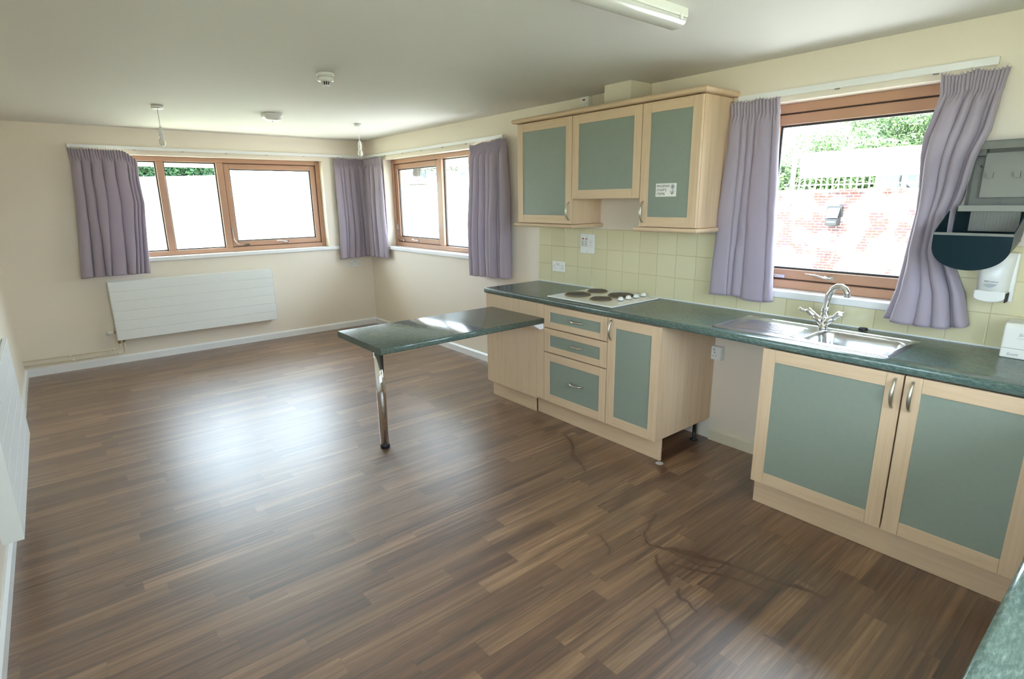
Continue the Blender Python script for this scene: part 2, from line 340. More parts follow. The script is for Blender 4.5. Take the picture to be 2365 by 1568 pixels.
# floor with the water stains as an attribute
def make_floor():
    x0, x1, y0, y1 = XL-.01, .01, YR-.01, .01
    px = np.concatenate([[x0, -2.6], np.arange(-1.75, -.30, .0045), [x1]]); py = np.concatenate([[y0, -6.6], np.arange(-6.35, -4.15, .0045), [-2.5, y1]])
    X, Y = np.meshgrid(px, py); n, m = len(py), len(px)
    me = bpy.data.meshes.new('floor'); co = np.stack([X.ravel(), Y.ravel(), np.zeros(n*m)], 1)
    idx = np.arange(n*m).reshape(n, m); q = np.stack([idx[:-1, :-1], idx[:-1, 1:], idx[1:, 1:], idx[1:, :-1]], -1).reshape(-1, 4)
    me.vertices.add(n*m); me.vertices.foreach_set('co', co.ravel())
    me.loops.add(q.size); me.loops.foreach_set('vertex_index', q.ravel().astype(np.int32))
    me.polygons.add(len(q)); me.polygons.foreach_set('loop_start', np.arange(0, q.size, 4, dtype=np.int32)); me.polygons.foreach_set('loop_total', np.full(len(q), 4, dtype=np.int32))
    me.update(); me.validate()
    rng = np.random.RandomState(3)
    wob = lambda s: .5+.5*np.sin(X*s+2.1*np.sin(Y*s*.7))*np.sin(Y*s*1.13+1.7*np.sin(X*s*.83))
    def dist(pts):
        D = np.full(X.shape, 9.)
        wx = X+.010*(wob(47)-.5)+.005*(wob(150)-.5); wy = Y+.010*(wob(61)-.5)+.005*(wob(131)-.5)
        for (ax, ay, aw), (bx, by, bw) in zip(pts[:-1], pts[1:]):
            dx, dy = bx-ax, by-ay; t = np.clip(((wx-ax)*dx+(wy-ay)*dy)/(dx*dx+dy*dy), 0, 1)
            d = np.hypot(wx-ax-t*dx, wy-ay-t*dy)/(aw+(bw-aw)*t); D = np.minimum(D, d)
        return D
    S = np.zeros(X.shape); Dm = np.zeros(X.shape)
    runs = [[(-.706, -4.338, .008), (-.745, -4.43, .013), (-.787, -4.50, .008), (-.84, -4.545, .010), (-.894, -4.60, .020), (-.925, -4.68, .013), (-.947, -4.74, .007), (-.985, -4.79, .006)],
            [(-1.065, -5.366, .014), (-1.17, -5.40, .007), (-1.252, -5.433, .006), (-1.297, -5.501, .008), (-1.27, -5.56, .010), (-1.239, -5.604, .022), (-1.205, -5.68, .028), (-1.19, -5.73, .018), (-1.16, -5.79, .012), (-1.135, -5.86, .008), (-1.12, -5.95, .008), (-1.10, -6.03, .008), (-1.066, -6.09, .016), (-1.056, -6.14, .008), (-1.05, -6.19, .006)],
            [(-1.333, -5.567, .006), (-1.387, -5.604, .007), (-1.402, -5.645, .010), (-1.43, -5.69, .017), (-1.465, -5.728, .008)], [(-1.46, -5.775, .006), (-1.50, -5.80, .010), (-1.496, -5.84, .006), (-1.52, -5.90, .005)],
            [(-1.27, -5.60, .005), (-1.26, -5.68, .006), (-1.25, -5.74, .006), (-1.21, -5.80, .006)], [(-1.34, -5.66, .004), (-1.30, -5.74, .006), (-1.25, -5.82, .010), (-1.205, -5.92, .006), (-1.20, -5.99, .010), (-1.19, -6.03, .004)],
            [(-1.63, -5.78, .004), (-1.68, -5.86, .005), (-1.71, -5.92, .004)], [(-1.42, -5.30, .004), (-1.46, -5.39, .005), (-1.50, -5.43, .005)], [(-1.43, -6.13, .004), (-1.41, -6.19, .006)]]
    for r in runs:
        d = dist(r); S = np.maximum(S, np.clip((1.1-d)*3.0, 0, 1)*(.70+.30*wob(33)))
        Dm = np.maximum(Dm, np.clip(1-d/6, 0, 1)**1.2*.8)
    d = dist([(-.60, -5.035, .028), (-.612, -5.07, .036), (-.648, -5.10, .022)]); S = np.maximum(S, np.clip(1.4-d, 0, 1)*.85)
    pt = dist([(-1.24, -5.58, .05), (-1.21, -5.72, .07), (-1.20, -5.85, .05)]); Dm = np.maximum(Dm, np.clip(1.3-pt, 0, 1)*(.5+.5*wob(25)))
    for nm, A in (('stain', S), ('damp', Dm)):
        edge = (X < -1.74) | (X > -.31) | (Y < -6.34) | (Y > -4.16); A = np.where(edge, 0, A)
        at = me.attributes.new(nm, 'FLOAT', 'POINT'); at.data.foreach_set('value', A.ravel().astype(np.float32))
    me.materials.append(M['floor']); o = bpy.data.objects.new('floor', me); COL.objects.link(o); struct(o)
    mb = MB(); mb.box((XL-WT, YR-WT, -.2), (WT, WT, -.004)); struct(mb.build('trim_4', M['paving']))
make_floor()
def skirting(name, pts, h=.078, d=.018):
    mb = MB()
    for (a, b, ax, side) in pts:   # ax 0: runs along x at y=side ; ax 1: runs along y at x=side
        if ax == 0: mb.prism([(0, 0), (0, h), (-.007, h), (-d, h-.016), (-d, 0)], 0, a, b) if side == 0 else mb.prism([(YR, 0), (YR, h), (YR+d, h-.01), (YR+d, 0)], 0, a, b)
        else:
            s_ = 1 if side < -1 else -1
            mb.prism([(side, 0), (side, h), (side+s_*.007, h), (side+s_*d, h-.016), (side+s_*d, 0)], 1, a, b)
    return struct(mb.build(name, M['white']))
skirting('baseboard_back', [(XL, 0, 0, 0)]); skirting('baseboard_left', [(YR, 0, 1, XL)])
skirting('baseboard_right', [(-3.33, 0, 1, 0)]); skirting('baseboard_right', [(-5.61, -5.015, 1, 0)], .085); bpy.data.objects['baseboard_right.001'].data.materials[0] = M['cream']
# ------------------------------------------------------------------ windows (built in a local frame, then placed)
def make_window(name, T, width, z0, z1, divs, sashes, hand=None, sill_over=(.07, .13), sd=.03):
    """u from 0..width, v from z0..z1, w<0 goes outwards; divs = mullion centres; sashes = indexes of opening lights"""
    root = bpy.data.objects.new(name, None); COL.objects.link(root); root.location = T @ Vector((0, z0, 0)); ORG[root.name] = root.location.copy(); root['kind'] = 'structure'
    F0, F1 = -REC, -REC-.07; fw = .048
    mb = MB(T); mb.box((0, z0, F0), (fw, z1, F1)); mb.box((width-fw, z0, F0), (width, z1, F1)); mb.box((fw, z0, F0), (width-fw, z0+fw, F1)); mb.box((fw, z1-fw, F0), (width-fw, z1, F1))
    edges = [fw]
    for d in divs: mb.box((d-.034, z0+fw, F0), (d+.034, z1-fw, F1)); edges += [d-.034, d+.034]
    edges.append(width-fw)
    mb.build('window_frame', M['frame'], root, bevel=.004)
    for i in range(0, len(edges), 2):
        a, b = edges[i], edges[i+1]; c, d = z0+fw, z1-fw
        if i//2 in sashes:
            sw = .062; p, q = F0-.018, F1-.005
            g = .006; mb = MB(T); mb.box((a+g, c+g, p), (a+sw, d-g, q)); mb.box((b-sw, c+g, p), (b-g, d-g, q)); mb.box((a+sw, c+g, p), (b-sw, c+sw, q)); mb.box((a+sw, d-sw, p), (b-sw, d-g, q))
            sash = mb.build('sash', M['frame'], root, bevel=.004)
            mb = MB(T); mb.box((a, c, p-.02), (b, d, q+.02)); 
            gb = MB(T)
            for (e, f, g_, h_) in ((a+.0005, c+.0005, a+g, d-.0005), (b-g, c+.0005, b-.0005, d-.0005), (a+g, c+.0005, b-g, c+g), (a+g, d-g, b-g, d-.0005)): gb.box((e, f, p-.012), (g_, h_, q+.01))
            gb.build('gasket', M['gasket'], root)
            a2, b2, c2, d2 = a+sw, b-sw, c+sw, d-sw; par = sash
            if hand is not None:
                hx = hand
                hb = MB(T); hb.box((hx-.005, c+.022, p), (hx+.045, c+.044, p+.012))
                hb.tube([(hx+.02, c+.033, p+.010), (hx+.015, c+.034, p+.034), (hx-.01, c+.038, p+.040), (hx-.05, c+.046, p+.040), (hx-.10, c+.047, p+.036)], [.009, .010, .009, .008, .007], 10, 0, .6)
                hb.build('handle', M['chrome'], sash)
            st = MB(T); st.box((a+sw+.06, c+.012, p), (a+sw+.12, c+.03, p+.01)); st.box((a+.008, c+.15, p), (a+.028, c+.21, p+.012))
            st.tube([(a+.018, c+.16, p+.012), (a+.022, c+.08, p+.016), (a+.05, c+.035, p+.014), (a+sw+.07, c+.022, p+.01)], .003, 6)
            st.build('restrictor_stay', M['chrome'], sash)
        else: a2, b2, c2, d2 = a, b, c, d; par = root
        bd = MB(T); bw = .012
        for (e, f, g_, h_) in ((a2, c2, a2+bw, d2), (b2-bw, c2, b2, d2), (a2+bw, c2, b2-bw, c2+bw), (a2+bw, d2-bw, b2-bw, d2)): bd.box((e, f, F0-.035), (g_, h_, F0-.052))
        bd.build('glazing_bead', M['gasket'], par)
        mb = MB(T); mb.box((a2+.001, c2+.001, F0-.038), (b2-.001, d2-.001, F0-.042)); mb.build('pane', M['glass'], par)
    mb = MB(T); mb.box((.0, z0-.04, -REC-.06), (width, z0-.001, .0)); mb.box((-sill_over[0], z0-.042, .0005), (width+sill_over[1], z0-.001, sd))
    mb.build('window_sill', M['white'], root, bevel=.006)
    # outer sill
    mb = MB(T); mb.box((0, z0-.05, F1), (width, z0-.01, -WT-.05)); mb.build('outer_sill', M['frame'], root)
    return root
Tb = frameB(WIN_B[0], 0); w1 = make_window('window_1', Tb, 2.241, ZB, ZT, [.557, 1.125], [2], hand=1.74)
Ts = frameK(WIN_S[1], 0); w2 = make_window('window_2', Ts, 2.24, ZB, ZT, [1.085, 1.66], [0], hand=.50, sill_over=(.04, .07))
Tk = frameK(WIN_K[1], 0); w3 = make_window('window_3', Tk, 1.01, ZB, 2.10, [], [0], hand=.46, sill_over=(.03, .03), sd=.012)
Tr = Matrix(((-1, 0, 0, WIN_R[1]), (0, 0, 1, YR), (0, 1, 0, 0), (0, 0, 0, 1))); w4 = make_window('added_window_rear', Tr, WIN_R[1]-WIN_R[0], 1.06, 2.15, [.567, 1.133], [1], hand=.85)  # rear window is out of view, added to let more daylight in
Tl = Matrix(((0, 0, 1, XL), (1, 0, 0, WIN_L[0]), (0, 1, 0, 0), (0, 0, 0, 1))); w5 = make_window('added_window_left', Tl, 1.10, .90, 2.12, [], [0], hand=.6)  # unseen left window beside the camera, added to brighten the interior
# ------------------------------------------------------------------ kitchen furniture
XF = -.605
def bow_handle(name, c, axis, out, L, parent):
    """arched pull; axis 'z' or 'y'; out = unit vector"""
    n = 13; pts = []; rs = []
    for i in range(n):
        t = i/(n-1); s = (t-.5)*L; h = .004+.026*math.sin(PI*t)**.7
        p = Vector(c)+Vector(out)*h+(Vector((0, 0, s)) if axis == 'z' else Vector((0, s, 0))); pts.append(p); rs.append(.0042+.0028*math.sin(PI*t))
    mb = MB(); mb.tube(pts, rs, 10, 0, 1.25)
    for e in (0, -1): mb.lathe([(.007, 0), (.006, .006)], pts[e]-Vector(out)*.006, out, 10)
    return mb.build('handle', M['metal'], parent)
def framed_front(name, x, y0, y1, z0, z1, parent, fr=.062, handle=None, frz=None):
    """door or drawer front facing -x"""
    frz = frz or fr; t = .019; mb = MB(); g = .0015
    a, b = min(y0, y1)+g, max(y0, y1)-g; c, d = z0+g, z1-g
    mb.box((x, a, c), (x+t, a+fr, d), 0); mb.box((x, b-fr, c), (x+t, b, d), 0)
    mb.box((x+.0004, a+fr+.0005, c), (x+t, b-fr-.0005, c+frz), 1); mb.box((x+.0004, a+fr+.0005, d-frz), (x+t, b-fr-.0005, d), 1)
    o = mb.build(name, [M['wood_v'], M['wood_h']], parent, bevel=.0014)
    mb = MB(); mb.box((x+.005, a+fr-.004, c+frz-.004), (x+t-.004, b-fr+.004, d-frz+.004)); mb.build('inset_panel', M['sage'], o)
    if handle:
        hy, hz, ax, L = handle; bow_handle('handle', (x, hy, hz), ax, (-1, 0, 0), L, o)
    return o
def carcass(mb, x0, y0, y1, z0, z1, top=True, t=.018):
    a, b = min(y0, y1), max(y0, y1)
    mb.box((x0, a, z0), (-.004, a+t, z1)); mb.box((x0, b-t, z0), (-.004, b, z1)); mb.box((x0, a+t, z0), (-.004, b-t, z0+t)); mb.box((-.012, a+t, z0+t), (-.004, b-t, z1))
    if top: mb.box((x0, a+t, z1-t), (-.012, b-t, z1))
ZD, ZU = .148, .868; XC = -.584
# blank end unit
r = thing('base_cabinet', (-.3, -3.66, .13), 'plain pale wood base cabinet at the far end, without doors, beside the table leaf', 'cabinet')
mb = MB(); carcass(mb, XC, -3.318, -4.004, .135, ZU); mb.build('carcass', M['wood_v'], r)
mb = MB(); mb.box((-.603, -3.93, .135), (XC-.001, -3.318, ZU)); mb.build('front_panel', M['wood_v'], r, bevel=.001)
mb = MB(); mb.box((-.6025, -4.006, .150), (XC-.001, -3.9325, ZU)); mb.build('filler_strip', M['wood_v'], r, bevel=.001)
# drawer unit
r = thing('base_cabinet', (-.3, -4.3, .13), 'pale wood base cabinet with three sage green drawers under the hob', 'cabinet')
mb = MB(); carcass(mb, XC, -4.009, -4.604, ZD, ZU); mb.build('carcass', M['wood_v'], r)
for (c, d) in ((.703, .866), (.523, .699), (.146, .519)):
    framed_front('drawer', XF, -4.009, -4.604, c, d, r, .058, (-4.338, (c+d)/2+(.004 if d-c < .2 else 0.010), 'y', .115), .045 if d-c < .2 else .058)
# door unit
r = thing('base_cabinet', (-.3, -4.8, .13), 'narrow pale wood base cabinet with one sage green door, beside the empty appliance gap', 'cabinet')
mb = MB(); carcass(mb, XC, -4.608, -5.008, ZD, ZU); mb.build('carcass', M['wood_v'], r)
framed_front('door', XF, -4.608, -5.010, .146, .866, r, .062, (-4.640, .788, 'z', .125))
# sink unit
r = thing('base_cabinet', (-.3, -6.2, .13), 'wide pale wood sink cabinet with two large sage green doors', 'cabinet')
mb = MB(); carcass(mb, XC, -5.620, -6.775, ZD, ZU, top=False); mb.build('carcass', M['wood_v'], r)
framed_front('door', XF, -5.616, -6.219, .146, .866, r, .062, (-6.190, .780, 'z', .125))
framed_front('door', XF, -6.222, -6.690, .146, .866, r, .062, (-6.254, .780, 'z', .125))
mb = MB(); mb.box((XF+.003, -6.775, .146), (XC-.001, -6.693, .866)); mb.build('corner_post', M['wood_v'], r)
# plinths
for (a, b, x, h, lb) in ((-3.330, -3.862, -.556, .132, 'pale wood plinth board under the plain end cabinet by the table leaf'), (-3.874, -5.005, -.540, .145, 'long pale wood plinth board under the drawers and the narrow door'), (-5.612, -6.788, -.545, .145, 'pale wood plinth board under the two sink doors')):
    mb = MB(); mb.box((x, b, .001), (x+.016, a, h)); tag(mb.build('plinth', M['wood_h'], bevel=.001), lb, 'plinth', 'plinth boards under the base cabinets')
mb = MB(); mb.lathe([(.026, 0), (.026, .008), (.012, .012), (.012, .13), (.022, .132), (.022, .145)], (-.10, -4.96, .0005), seg=14)
tag(mb.build('cabinet_foot', M['black']), 'black plastic cabinet foot in the dark under the door cabinet', 'cabinet foot')
# worktop
WY0 = -3.305
def rounded_front(x, z0, z1, xin, r=.014):
    pts = [(xin, z1)]
    for k in range(7): a = PI/2+k*PI/12; pts.append((x+r+r*math.cos(a), z1-r+r*math.sin(a)))
    for k in range(7): a = PI+k*PI/12; pts.append((x+r+r*math.cos(a), z0+r+r*math.sin(a)))
    pts.append((xin, z0)); return pts
mb = MB(); z0, z1 = .870, .910; SX0, SX1, SY0, SY1 = -.530, -.135, -6.125, -5.295
mb.prism(rounded_front(-.613, z0, z1, SX0), 1, -6.785, WY0, 0, True)
mb.box((SX0, SY1, z0), (SX1, WY0, z1)); mb.box((SX0, -7.385, z0), (SX1, SY0, z1)); mb.box((SX1, -7.385, z0), (-.002, WY0, z1))
mb.prism([(y, z) for y, z in [(-6.785, z1), (-6.785, z0), (-7.385, z0), (-7.385, z1)]], 0, -.613, SX0)
wt = mb.build('worktop', M['top_y']); tag(wt, 'long dark green stone-effect worktop with hob and sink set in', 'worktop')
mb = MB(); mb.box((-.012, -7.38, .9102), (-.0085, WY0, .9165)); mb.build('sealant_strip', M['white'], wt)
mb = MB()
pr = rounded_front(-6.779, z0, z1, -7.386)
pf = [(-y-2*6.779+.0, z) for y, z in pr]
n_ = []
r_ = .014; YF = -6.787
pts = [(-7.386, z1)]
for k in range(7): a = PI/2-k*PI/12; pts.append((YF-r_+r_*math.cos(a), z1-r_+r_*math.sin(a)))
for k in range(7): a = -k*PI/12; pts.append((YF-r_+r_*math.cos(a), z0+r_+r_*math.sin(a)))
pts.append((-7.386, z0))
mb.prism(pts, 0, -3.05, -.616, 0, True)
tag(mb.build('worktop', M['top_x']), 'dark green worktop with shiny rounded edge in the near right corner', 'worktop')
r = thing('base_cabinet', (-1.8, -7.1, .13), 'pale wood base cabinet under the near right corner worktop', 'cabinet')
mb = MB(); mb.box((-3.03, -7.38, .148), (-.62, -6.84, .868)); mb.build('carcass', M['wood_v'], r)
for k in range(4):
    a = -3.03+k*.6; mb = MB(); mb.box((a+.002, -6.839, .148), (a+.598, -6.82, .866)); d_ = mb.build('door', M['wood_v'], r, bevel=.0015)
    mb = MB(); mb.box((a+.064, -6.8205, .21), (a+.536, -6.8185, .80)); mb.build('inset_panel', M['sage'], d_)
mb = MB(); mb.box((-3.03, -7.38, .001), (-.62, -6.88, .147)); mb.build('plinth', M['wood_h'], r)
# table leaf on one chrome leg
r = thing('table', (-1.25, -3.7, 0), 'green stone-effect table leaf standing out from the cabinets on one chrome leg', 'table')
mb = MB(); LZ0, LZ1 = .727, .767; LY0, LY1 = -4.012, -3.381
pts = []
for (yy, sg) in ((LY0, 1), (LY1, -1)):
    a0 = PI/2 if sg == 1 else 0
rr = .012
def cor(cy_, cz_, a): return (cy_+rr*math.cos(a), cz_+rr*math.sin(a))
for k in range(6): pts.append(cor(LY1-rr, LZ0+rr, -PI/2+k*PI/10))
for k in range(6): pts.append(cor(LY1-rr, LZ1-rr, k*PI/10))
for k in range(6): pts.append(cor(LY0+rr, LZ1-rr, PI/2+k*PI/10))
for k in range(6): pts.append(cor(LY0+rr, LZ0+rr, PI+k*PI/10))
mb.prism(pts, 0, -1.884, -.6045, 0, True); mb.build('tabletop', M['top_x'], r)
mb = MB(); mb.lathe([(.030, .028), (.030, .7268)], (-1.749, -3.690, 0), seg=32); leg = mb.build('leg', M['chrome'], r, label='chrome leg')
mb = MB(); mb.lathe([(.029, .0008), (.031, .004), (.031, .022), (.029, .0279)], (-1.749, -3.690, 0), seg=28); mb.build('foot_cap', M['black'], leg)
mb = MB(); mb.prism([(-.6045, .7266), (-.6045, .690), (-.625, .686), (-.645, .690), (-.70, .7266)], 1, -4.004, -3.39); mb.build('support_batten', M['white'], r)
# ------------------------------------------------------------------ wall cabinets
XW = -.32; WB_, WT_ = 1.417, 2.157
def wallcab(y0, y1, z0, label, handle):
    r = thing('wall_cabinet', (-.15, (y0+y1)/2, z0), label, 'cabinet', 'cabinets on the kitchen wall')
    mb = MB(); carcass(mb, XW+.021, y0, y1, z0, WT_); mb.build('carcass', M['wood_v'], r)
    framed_front('door', XW, y0, y1, z0, WT_-.002, r, .060, handle)
wallcab(-3.392, -3.986, WB_, 'left wall cabinet with a tall sage green door and handle at its right', (-3.962, 1.508, 'z', .125))
wallcab(-3.989, -4.589, 1.593, 'short middle wall cabinet above the hob, sage door without handle', None)
wallcab(-4.592, -5.005, WB_, 'right wall cabinet with a narrow sage door bearing a white handwritten note', (-4.622, 1.508, 'z', .125))
def moulding(name, label, y0, y1, x0, z0, z1, up):
    mb = MB(); r = (z1-z0)/2; n = 9
    a, b = min(y0, y1), max(y0, y1)
    rings = []
    for k in range(n):
        an = -PI/2+PI*k/(n-1); e = r*math.cos(an); z = (z0+z1)/2+r*math.sin(an)
        rings.append([(0-.003, a-e, z), (x0-e, a-e, z), (x0-e, b+e, z), (-.003, b+e, z)])
    vs = [p for rg in rings for p in rg]; fs = [(0, 1, 2, 3), tuple(4*(n-1)+i for i in (3, 2, 1, 0))]
    for k in range(n-1):
        for i in range(4): fs.append((4*k+i, 4*k+(i+1) % 4, 4*k+4+(i+1) % 4, 4*k+4+i))
    mb.add(vs, fs, 0, False)
    return tag(mb.build(name, M['wood_h'], bevel=0), label, 'moulding')
moulding('cornice', 'pale wood rounded cornice along the top of the wall cabinets', -3.372, -5.025, -.335, 2.160, 2.192, 1)
moulding('light_pelmet', 'rounded wooden pelmet moulding under the left wall cabinet', -3.378, -4.000, -.332, 1.388, 1.4155, 0)
moulding('light_pelmet', 'rounded wooden pelmet moulding under the narrow wall cabinet with the note', -4.580, -5.016, -.332, 1.388, 1.4155, 0)
# the note
r = thing('paper_note', (-.3155, -4.785, 1.602), 'white handwritten paper note with a flower, stuck on the narrow wall cabinet door', 'note')
Tn = frameK(-4.711, 1.601, XW+.005)
mb = MB(Tn); mb.box((0, 0, .0002), (.148, .078, .0010)); mb.build('sheet', M['paper'], r)
for i, (s_, w_) in enumerate((('PHOENIX', 0), ("STAFF'S", 0), ('ITEMS', 0))):
    text_obj('lettering', s_, .0215 if i < 2 else .0235, Tn @ Matrix.Translation((.006, .055-.0235*i, .0012)), M['ink'], r, .0002, .12)
mb = MB(Tn)
for k in range(5):
    a = 2*PI*k/5+.3; c_ = Vector((.121+.0085*math.cos(a), .058+.0085*math.sin(a), .0014)); mb.tube([c_+Vector((.0058*math.cos(t*PI/5), .0058*math.sin(t*PI/5), 0)) for t in range(11)], .0009, 5)
mb.tube([Vector((.121+.0042*math.cos(t*PI/5), .058+.0042*math.sin(t*PI/5), .0014)) for t in range(11)], .0012, 5)
mb.tube([(.121, .049, .0014), (.120, .030, .0014), (.119, .012, .0014)], .0009, 5)
for sg in (-1, 1): mb.tube([(.119, .013, .0014), (.119+sg*.010, .020, .0014), (.119+sg*.015, .036, .0014), (.119+sg*.006, .030, .0014), (.119, .014, .0014)], .0009, 5)
mb.build('flower_drawing', M['ink'], r)
# duct box above cabinets
mb = MB(); mb.box((-.213, -4.405, 2.194), (-.001, -4.180, H-.001)); tag(mb.build('duct_box', M['duct']), 'cream boxed duct between the wall cabinets and the ceiling', 'duct')
# tiles
mb = MB(); X1 = -.008
mb.box((X1, -5.110, .911), (-.0008, -3.302, 1.3695)); mb.box((X1, -6.150, .911), (-.0008, -5.110, 1.0175)); mb.box((X1, -7.385, .911), (-.0008, -6.150, 1.3695))
struct(mb.build('wall_tiles', M['tile']))
# ------------------------------------------------------------------ hob
r = thing('hob', (-.29, -4.28, .91), 'white electric hob with four solid black hotplates set in the worktop', 'hob')
mb = MB(); mb.box((-.545, -4.583, .9102), (-.050, -3.975, .921)); hb_ = mb.build('hob_plate', M['enamel'], r, bevel=.008, seg=3)
for (x, y, R_) in ((-.365, -4.110, .090), (-.150, -4.105, .0725), (-.175, -4.350, .090), (-.385, -4.348, .0725)):
    mb = MB(); prof = [(R_, 0), (R_, .006), (R_-.006, .010), (R_*.78, .010), (R_*.76, .009), (R_*.60, .009), (R_*.58, .010), (R_*.30, .010), (R_*.27, .008), (.001, .008)]
    mb.lathe(prof, (x, y, .922), seg=40, cap=False); hp = mb.build('hotplate', M['hotplate'], r)
    mb = MB(); mb.lathe([(R_+.007, -.0005), (R_+.006, .002), (R_+.0005, .002)], (x, y, .9213), seg=40, cap=False); mb.build('hotplate_ring', M['brass'], hp)
for x in (-.330, -.248, -.166, -.084):
    mb = MB(); mb.lathe([(.0205, 0), (.0205, .006), (.017, .016), (.012, .022), (.004, .0245)], (x, -4.478, .9245), seg=24); kn = mb.build('control_knob', M['plastic'], r)
    mb = MB(); mb.lathe([(.017, 0), (.017, .0034)], (x, -4.478, .9212), seg=20); mb.build('knob_base', M['dark'], kn)
# ------------------------------------------------------------------ sink
def make_sink():
    r = thing('sink', (-.33, -5.7, .91), 'stainless steel sink with a grooved drainer on the left of its bowl', 'sink')
    x0, x1, y0, y1 = -.542, -.122, -6.140, -5.280
    xs = np.arange(x0, x1+.001, .0035); ys = np.arange(y0, y1+.001, .0035); X, Y = np.meshgrid(xs, ys)
    def sd(cx, cy, hx, hy, rad):
        qx = np.abs(X-cx)-hx+rad; qy = np.abs(Y-cy)-hy+rad
        return np.hypot(np.maximum(qx, 0), np.maximum(qy, 0))+np.minimum(np.maximum(qx, qy), 0)-rad
    sm = lambda e0, e1, v: (lambda t: t*t*(3-2*t))(np.clip((v-e0)/(e1-e0), 0, 1))
    outer = sd((x0+x1)/2, (y0+y1)/2, (x1-x0)/2, (y1-y0)/2, .012)
    Z = .9108+.0045*sm(-.001, -.010, outer)
    inner = sd((x0+x1)/2, (y0+y1)/2, (x1-x0)/2-.022, (y1-y0)/2-.022, .03); Z -= .003*sm(.004, -.004, inner)
    bowl = sd(-.345, -5.925, .135, .187, .06)
    Z -= .148*sm(.004, -.030, bowl); Z += .0022*np.exp(-((bowl-.010)/.005)**2)
    dr = sd(-.355, -5.505, .135, .175, .05); Z -= .003*sm(.003, -.006, dr)
    gro = .5+.5*np.cos((X+.355)*2*PI/.0225); Z += .0048*gro*sm(-.015, -.03, dr)
    Z -= .004*np.exp(-(((X+.345)**2+(Y+5.925)**2)/.045**2)**3)
    n, m = X.shape; idx = np.arange(n*m).reshape(n, m)
    mb = MB(); mb.v = [Vector(p) for p in zip(X.ravel(), Y.ravel(), Z.ravel())]
    mb.f = np.stack([idx[:-1, :-1], idx[:-1, 1:], idx[1:, 1:], idx[1:, :-1]], -1).reshape(-1, 4).tolist(); mb.mi = [0]*len(mb.f); mb.sm = [True]*len(mb.f)
    mb.build('basin', M['steel'], r, fixn=False)
    mb = MB(); mb.lathe([(.036, 0), (.036, .002), (.022, .001), (.020, -.004), (.001, -.004)], (-.345, -5.925, .7625), seg=28, cap=False); mb.build('waste_outlet', M['chrome'], r)
    for (bx, by) in ((-.462, -5.690),):
        mb = MB(); mb.lathe([(.014, 0), (.013, .0012), (.004, .0013)], (bx, by, .9135), seg=20); mb.build('overflow_badge', M['chrome'], r)
make_sink()
# tap
def make_tap():
    cx, cy, z = -.165, -5.712, .9135
    r = thing('mixer_tap', (cx, cy, z), 'chrome mixer tap with swan neck spout and two lever handles behind the sink', 'tap')
    mb = MB(); mb.lathe([(.0265, 0), (.026, .005), (.020, .010), (.0205, .040), (.020, .060), (.0185, .070)], (cx, cy, z), seg=28); mb.build('body', M['chrome'], r)
    pts = []; dx, dy = -.25, -.97
    for t, (h, o_) in enumerate([(.070, 0), (.11, .000), (.15, .004), (.185, .013), (.212, .030), (.228, .052), (.230, .076), (.220, .096), (.203, .107), (.180, .109)]):
        pts.append((cx+dx*o_, cy+dy*o_, z+h))
    mb = MB(); mb.tube(pts, [.0180, .0178, .0172, .0165, .016, .0155, .015, .015, .0145, .0145], 18); sp = mb.build('spout', M['chrome'], r)
    for sg in (1, -1):
        d = Vector((-.16, .74*sg, .62)).normalized(); b = Vector((cx, cy, z+.024))
        mb = MB(); mb.tube([b, b+d*.030, b+d*.062], [.019, .0165, .0145], 20); mb.build('body_arm', M['chrome'], r)
        mb = MB(); mb.cyl(b+d*.0635, b+d*.108, .0160, .0150, 24); h = mb.build('valve_head', M['chrome'], r, bevel=.002)
        e = b+d*.098
        pts = [e, e+Vector((-.004, .020, -.003)), e+Vector((-.006, .036, -.001)), e+Vector((-.008, .050, .010))] if sg > 0 else [e, e+Vector((.012, -.004, .004)), e+Vector((.026, -.008, .002)), e+Vector((.040, -.010, .008))]
        mb = MB(); mb.tube(pts, [.008, .0075, .0085, .0065], 12, 0, .65); mb.build('lever', M['chrome'], h)
make_tap()
mb = MB(); mb.lathe([(.021, 0), (.023, .004), (.020, .012), (.008, .014)], (-.075, -5.872, .9150), seg=20); pl = mb.build('sink_plug', M['black']); tag(pl, 'black rubber sink plug lying behind the bowl against the tiles', 'plug')
# ------------------------------------------------------------------ electrics
def pin_holes(mb, u, v, w, s=1):
    mb.box((u-.0025, v+.007, w), (u+.0025, v+.015, w+.0004)); mb.box((u-.013, v-.012, w), (u-.006, v-.0085, w+.0004)); mb.box((u+.006, v-.012, w), (u+.013, v-.0085, w+.0004))
def double_socket(T, label):
    r = thing('wall_socket', T @ Vector((0, 0, 0)), label, 'socket')
    mb = MB(T); mb.box((-.073, -.043, .0005), (.073, .043, .0105)); mb.build('faceplate', M['plastic'], r, bevel=.003)
    for u in (-.038, .038):
        mb = MB(T); pin_holes(mb, u*1.15, -.004, .0106); mb.build('pin_holes', M['dark'], r)
    for u in (-.011, .011):
        mb = MB(T); mb.box((u-.0075, .010, .0106), (u+.0075, .030, .0145)); mb.build('switch', M['rocker'], r, bevel=.001)
    for u in (-.0605, .0605):
        mb = MB(T); mb.lathe([(.003, 0), (.003, .0004)], T.inverted() @ (T @ Vector((u, 0, .0106))), (0, 0, 1), 8); mb.build('screw', M['dark'], r)
double_socket(frameK(-3.547, 1.050, -.008), 'white double socket on the tiles left of the hob')
double_socket(frameB(-.243, .822), 'white double socket on the back wall under the corner curtains')
T = frameK(-3.868, 1.254, -.008); r = thing('cooker_switch', T @ Vector((0, 0, 0)), 'tall white cooker control panel with two red lights on the tiles above the hob', 'switch')
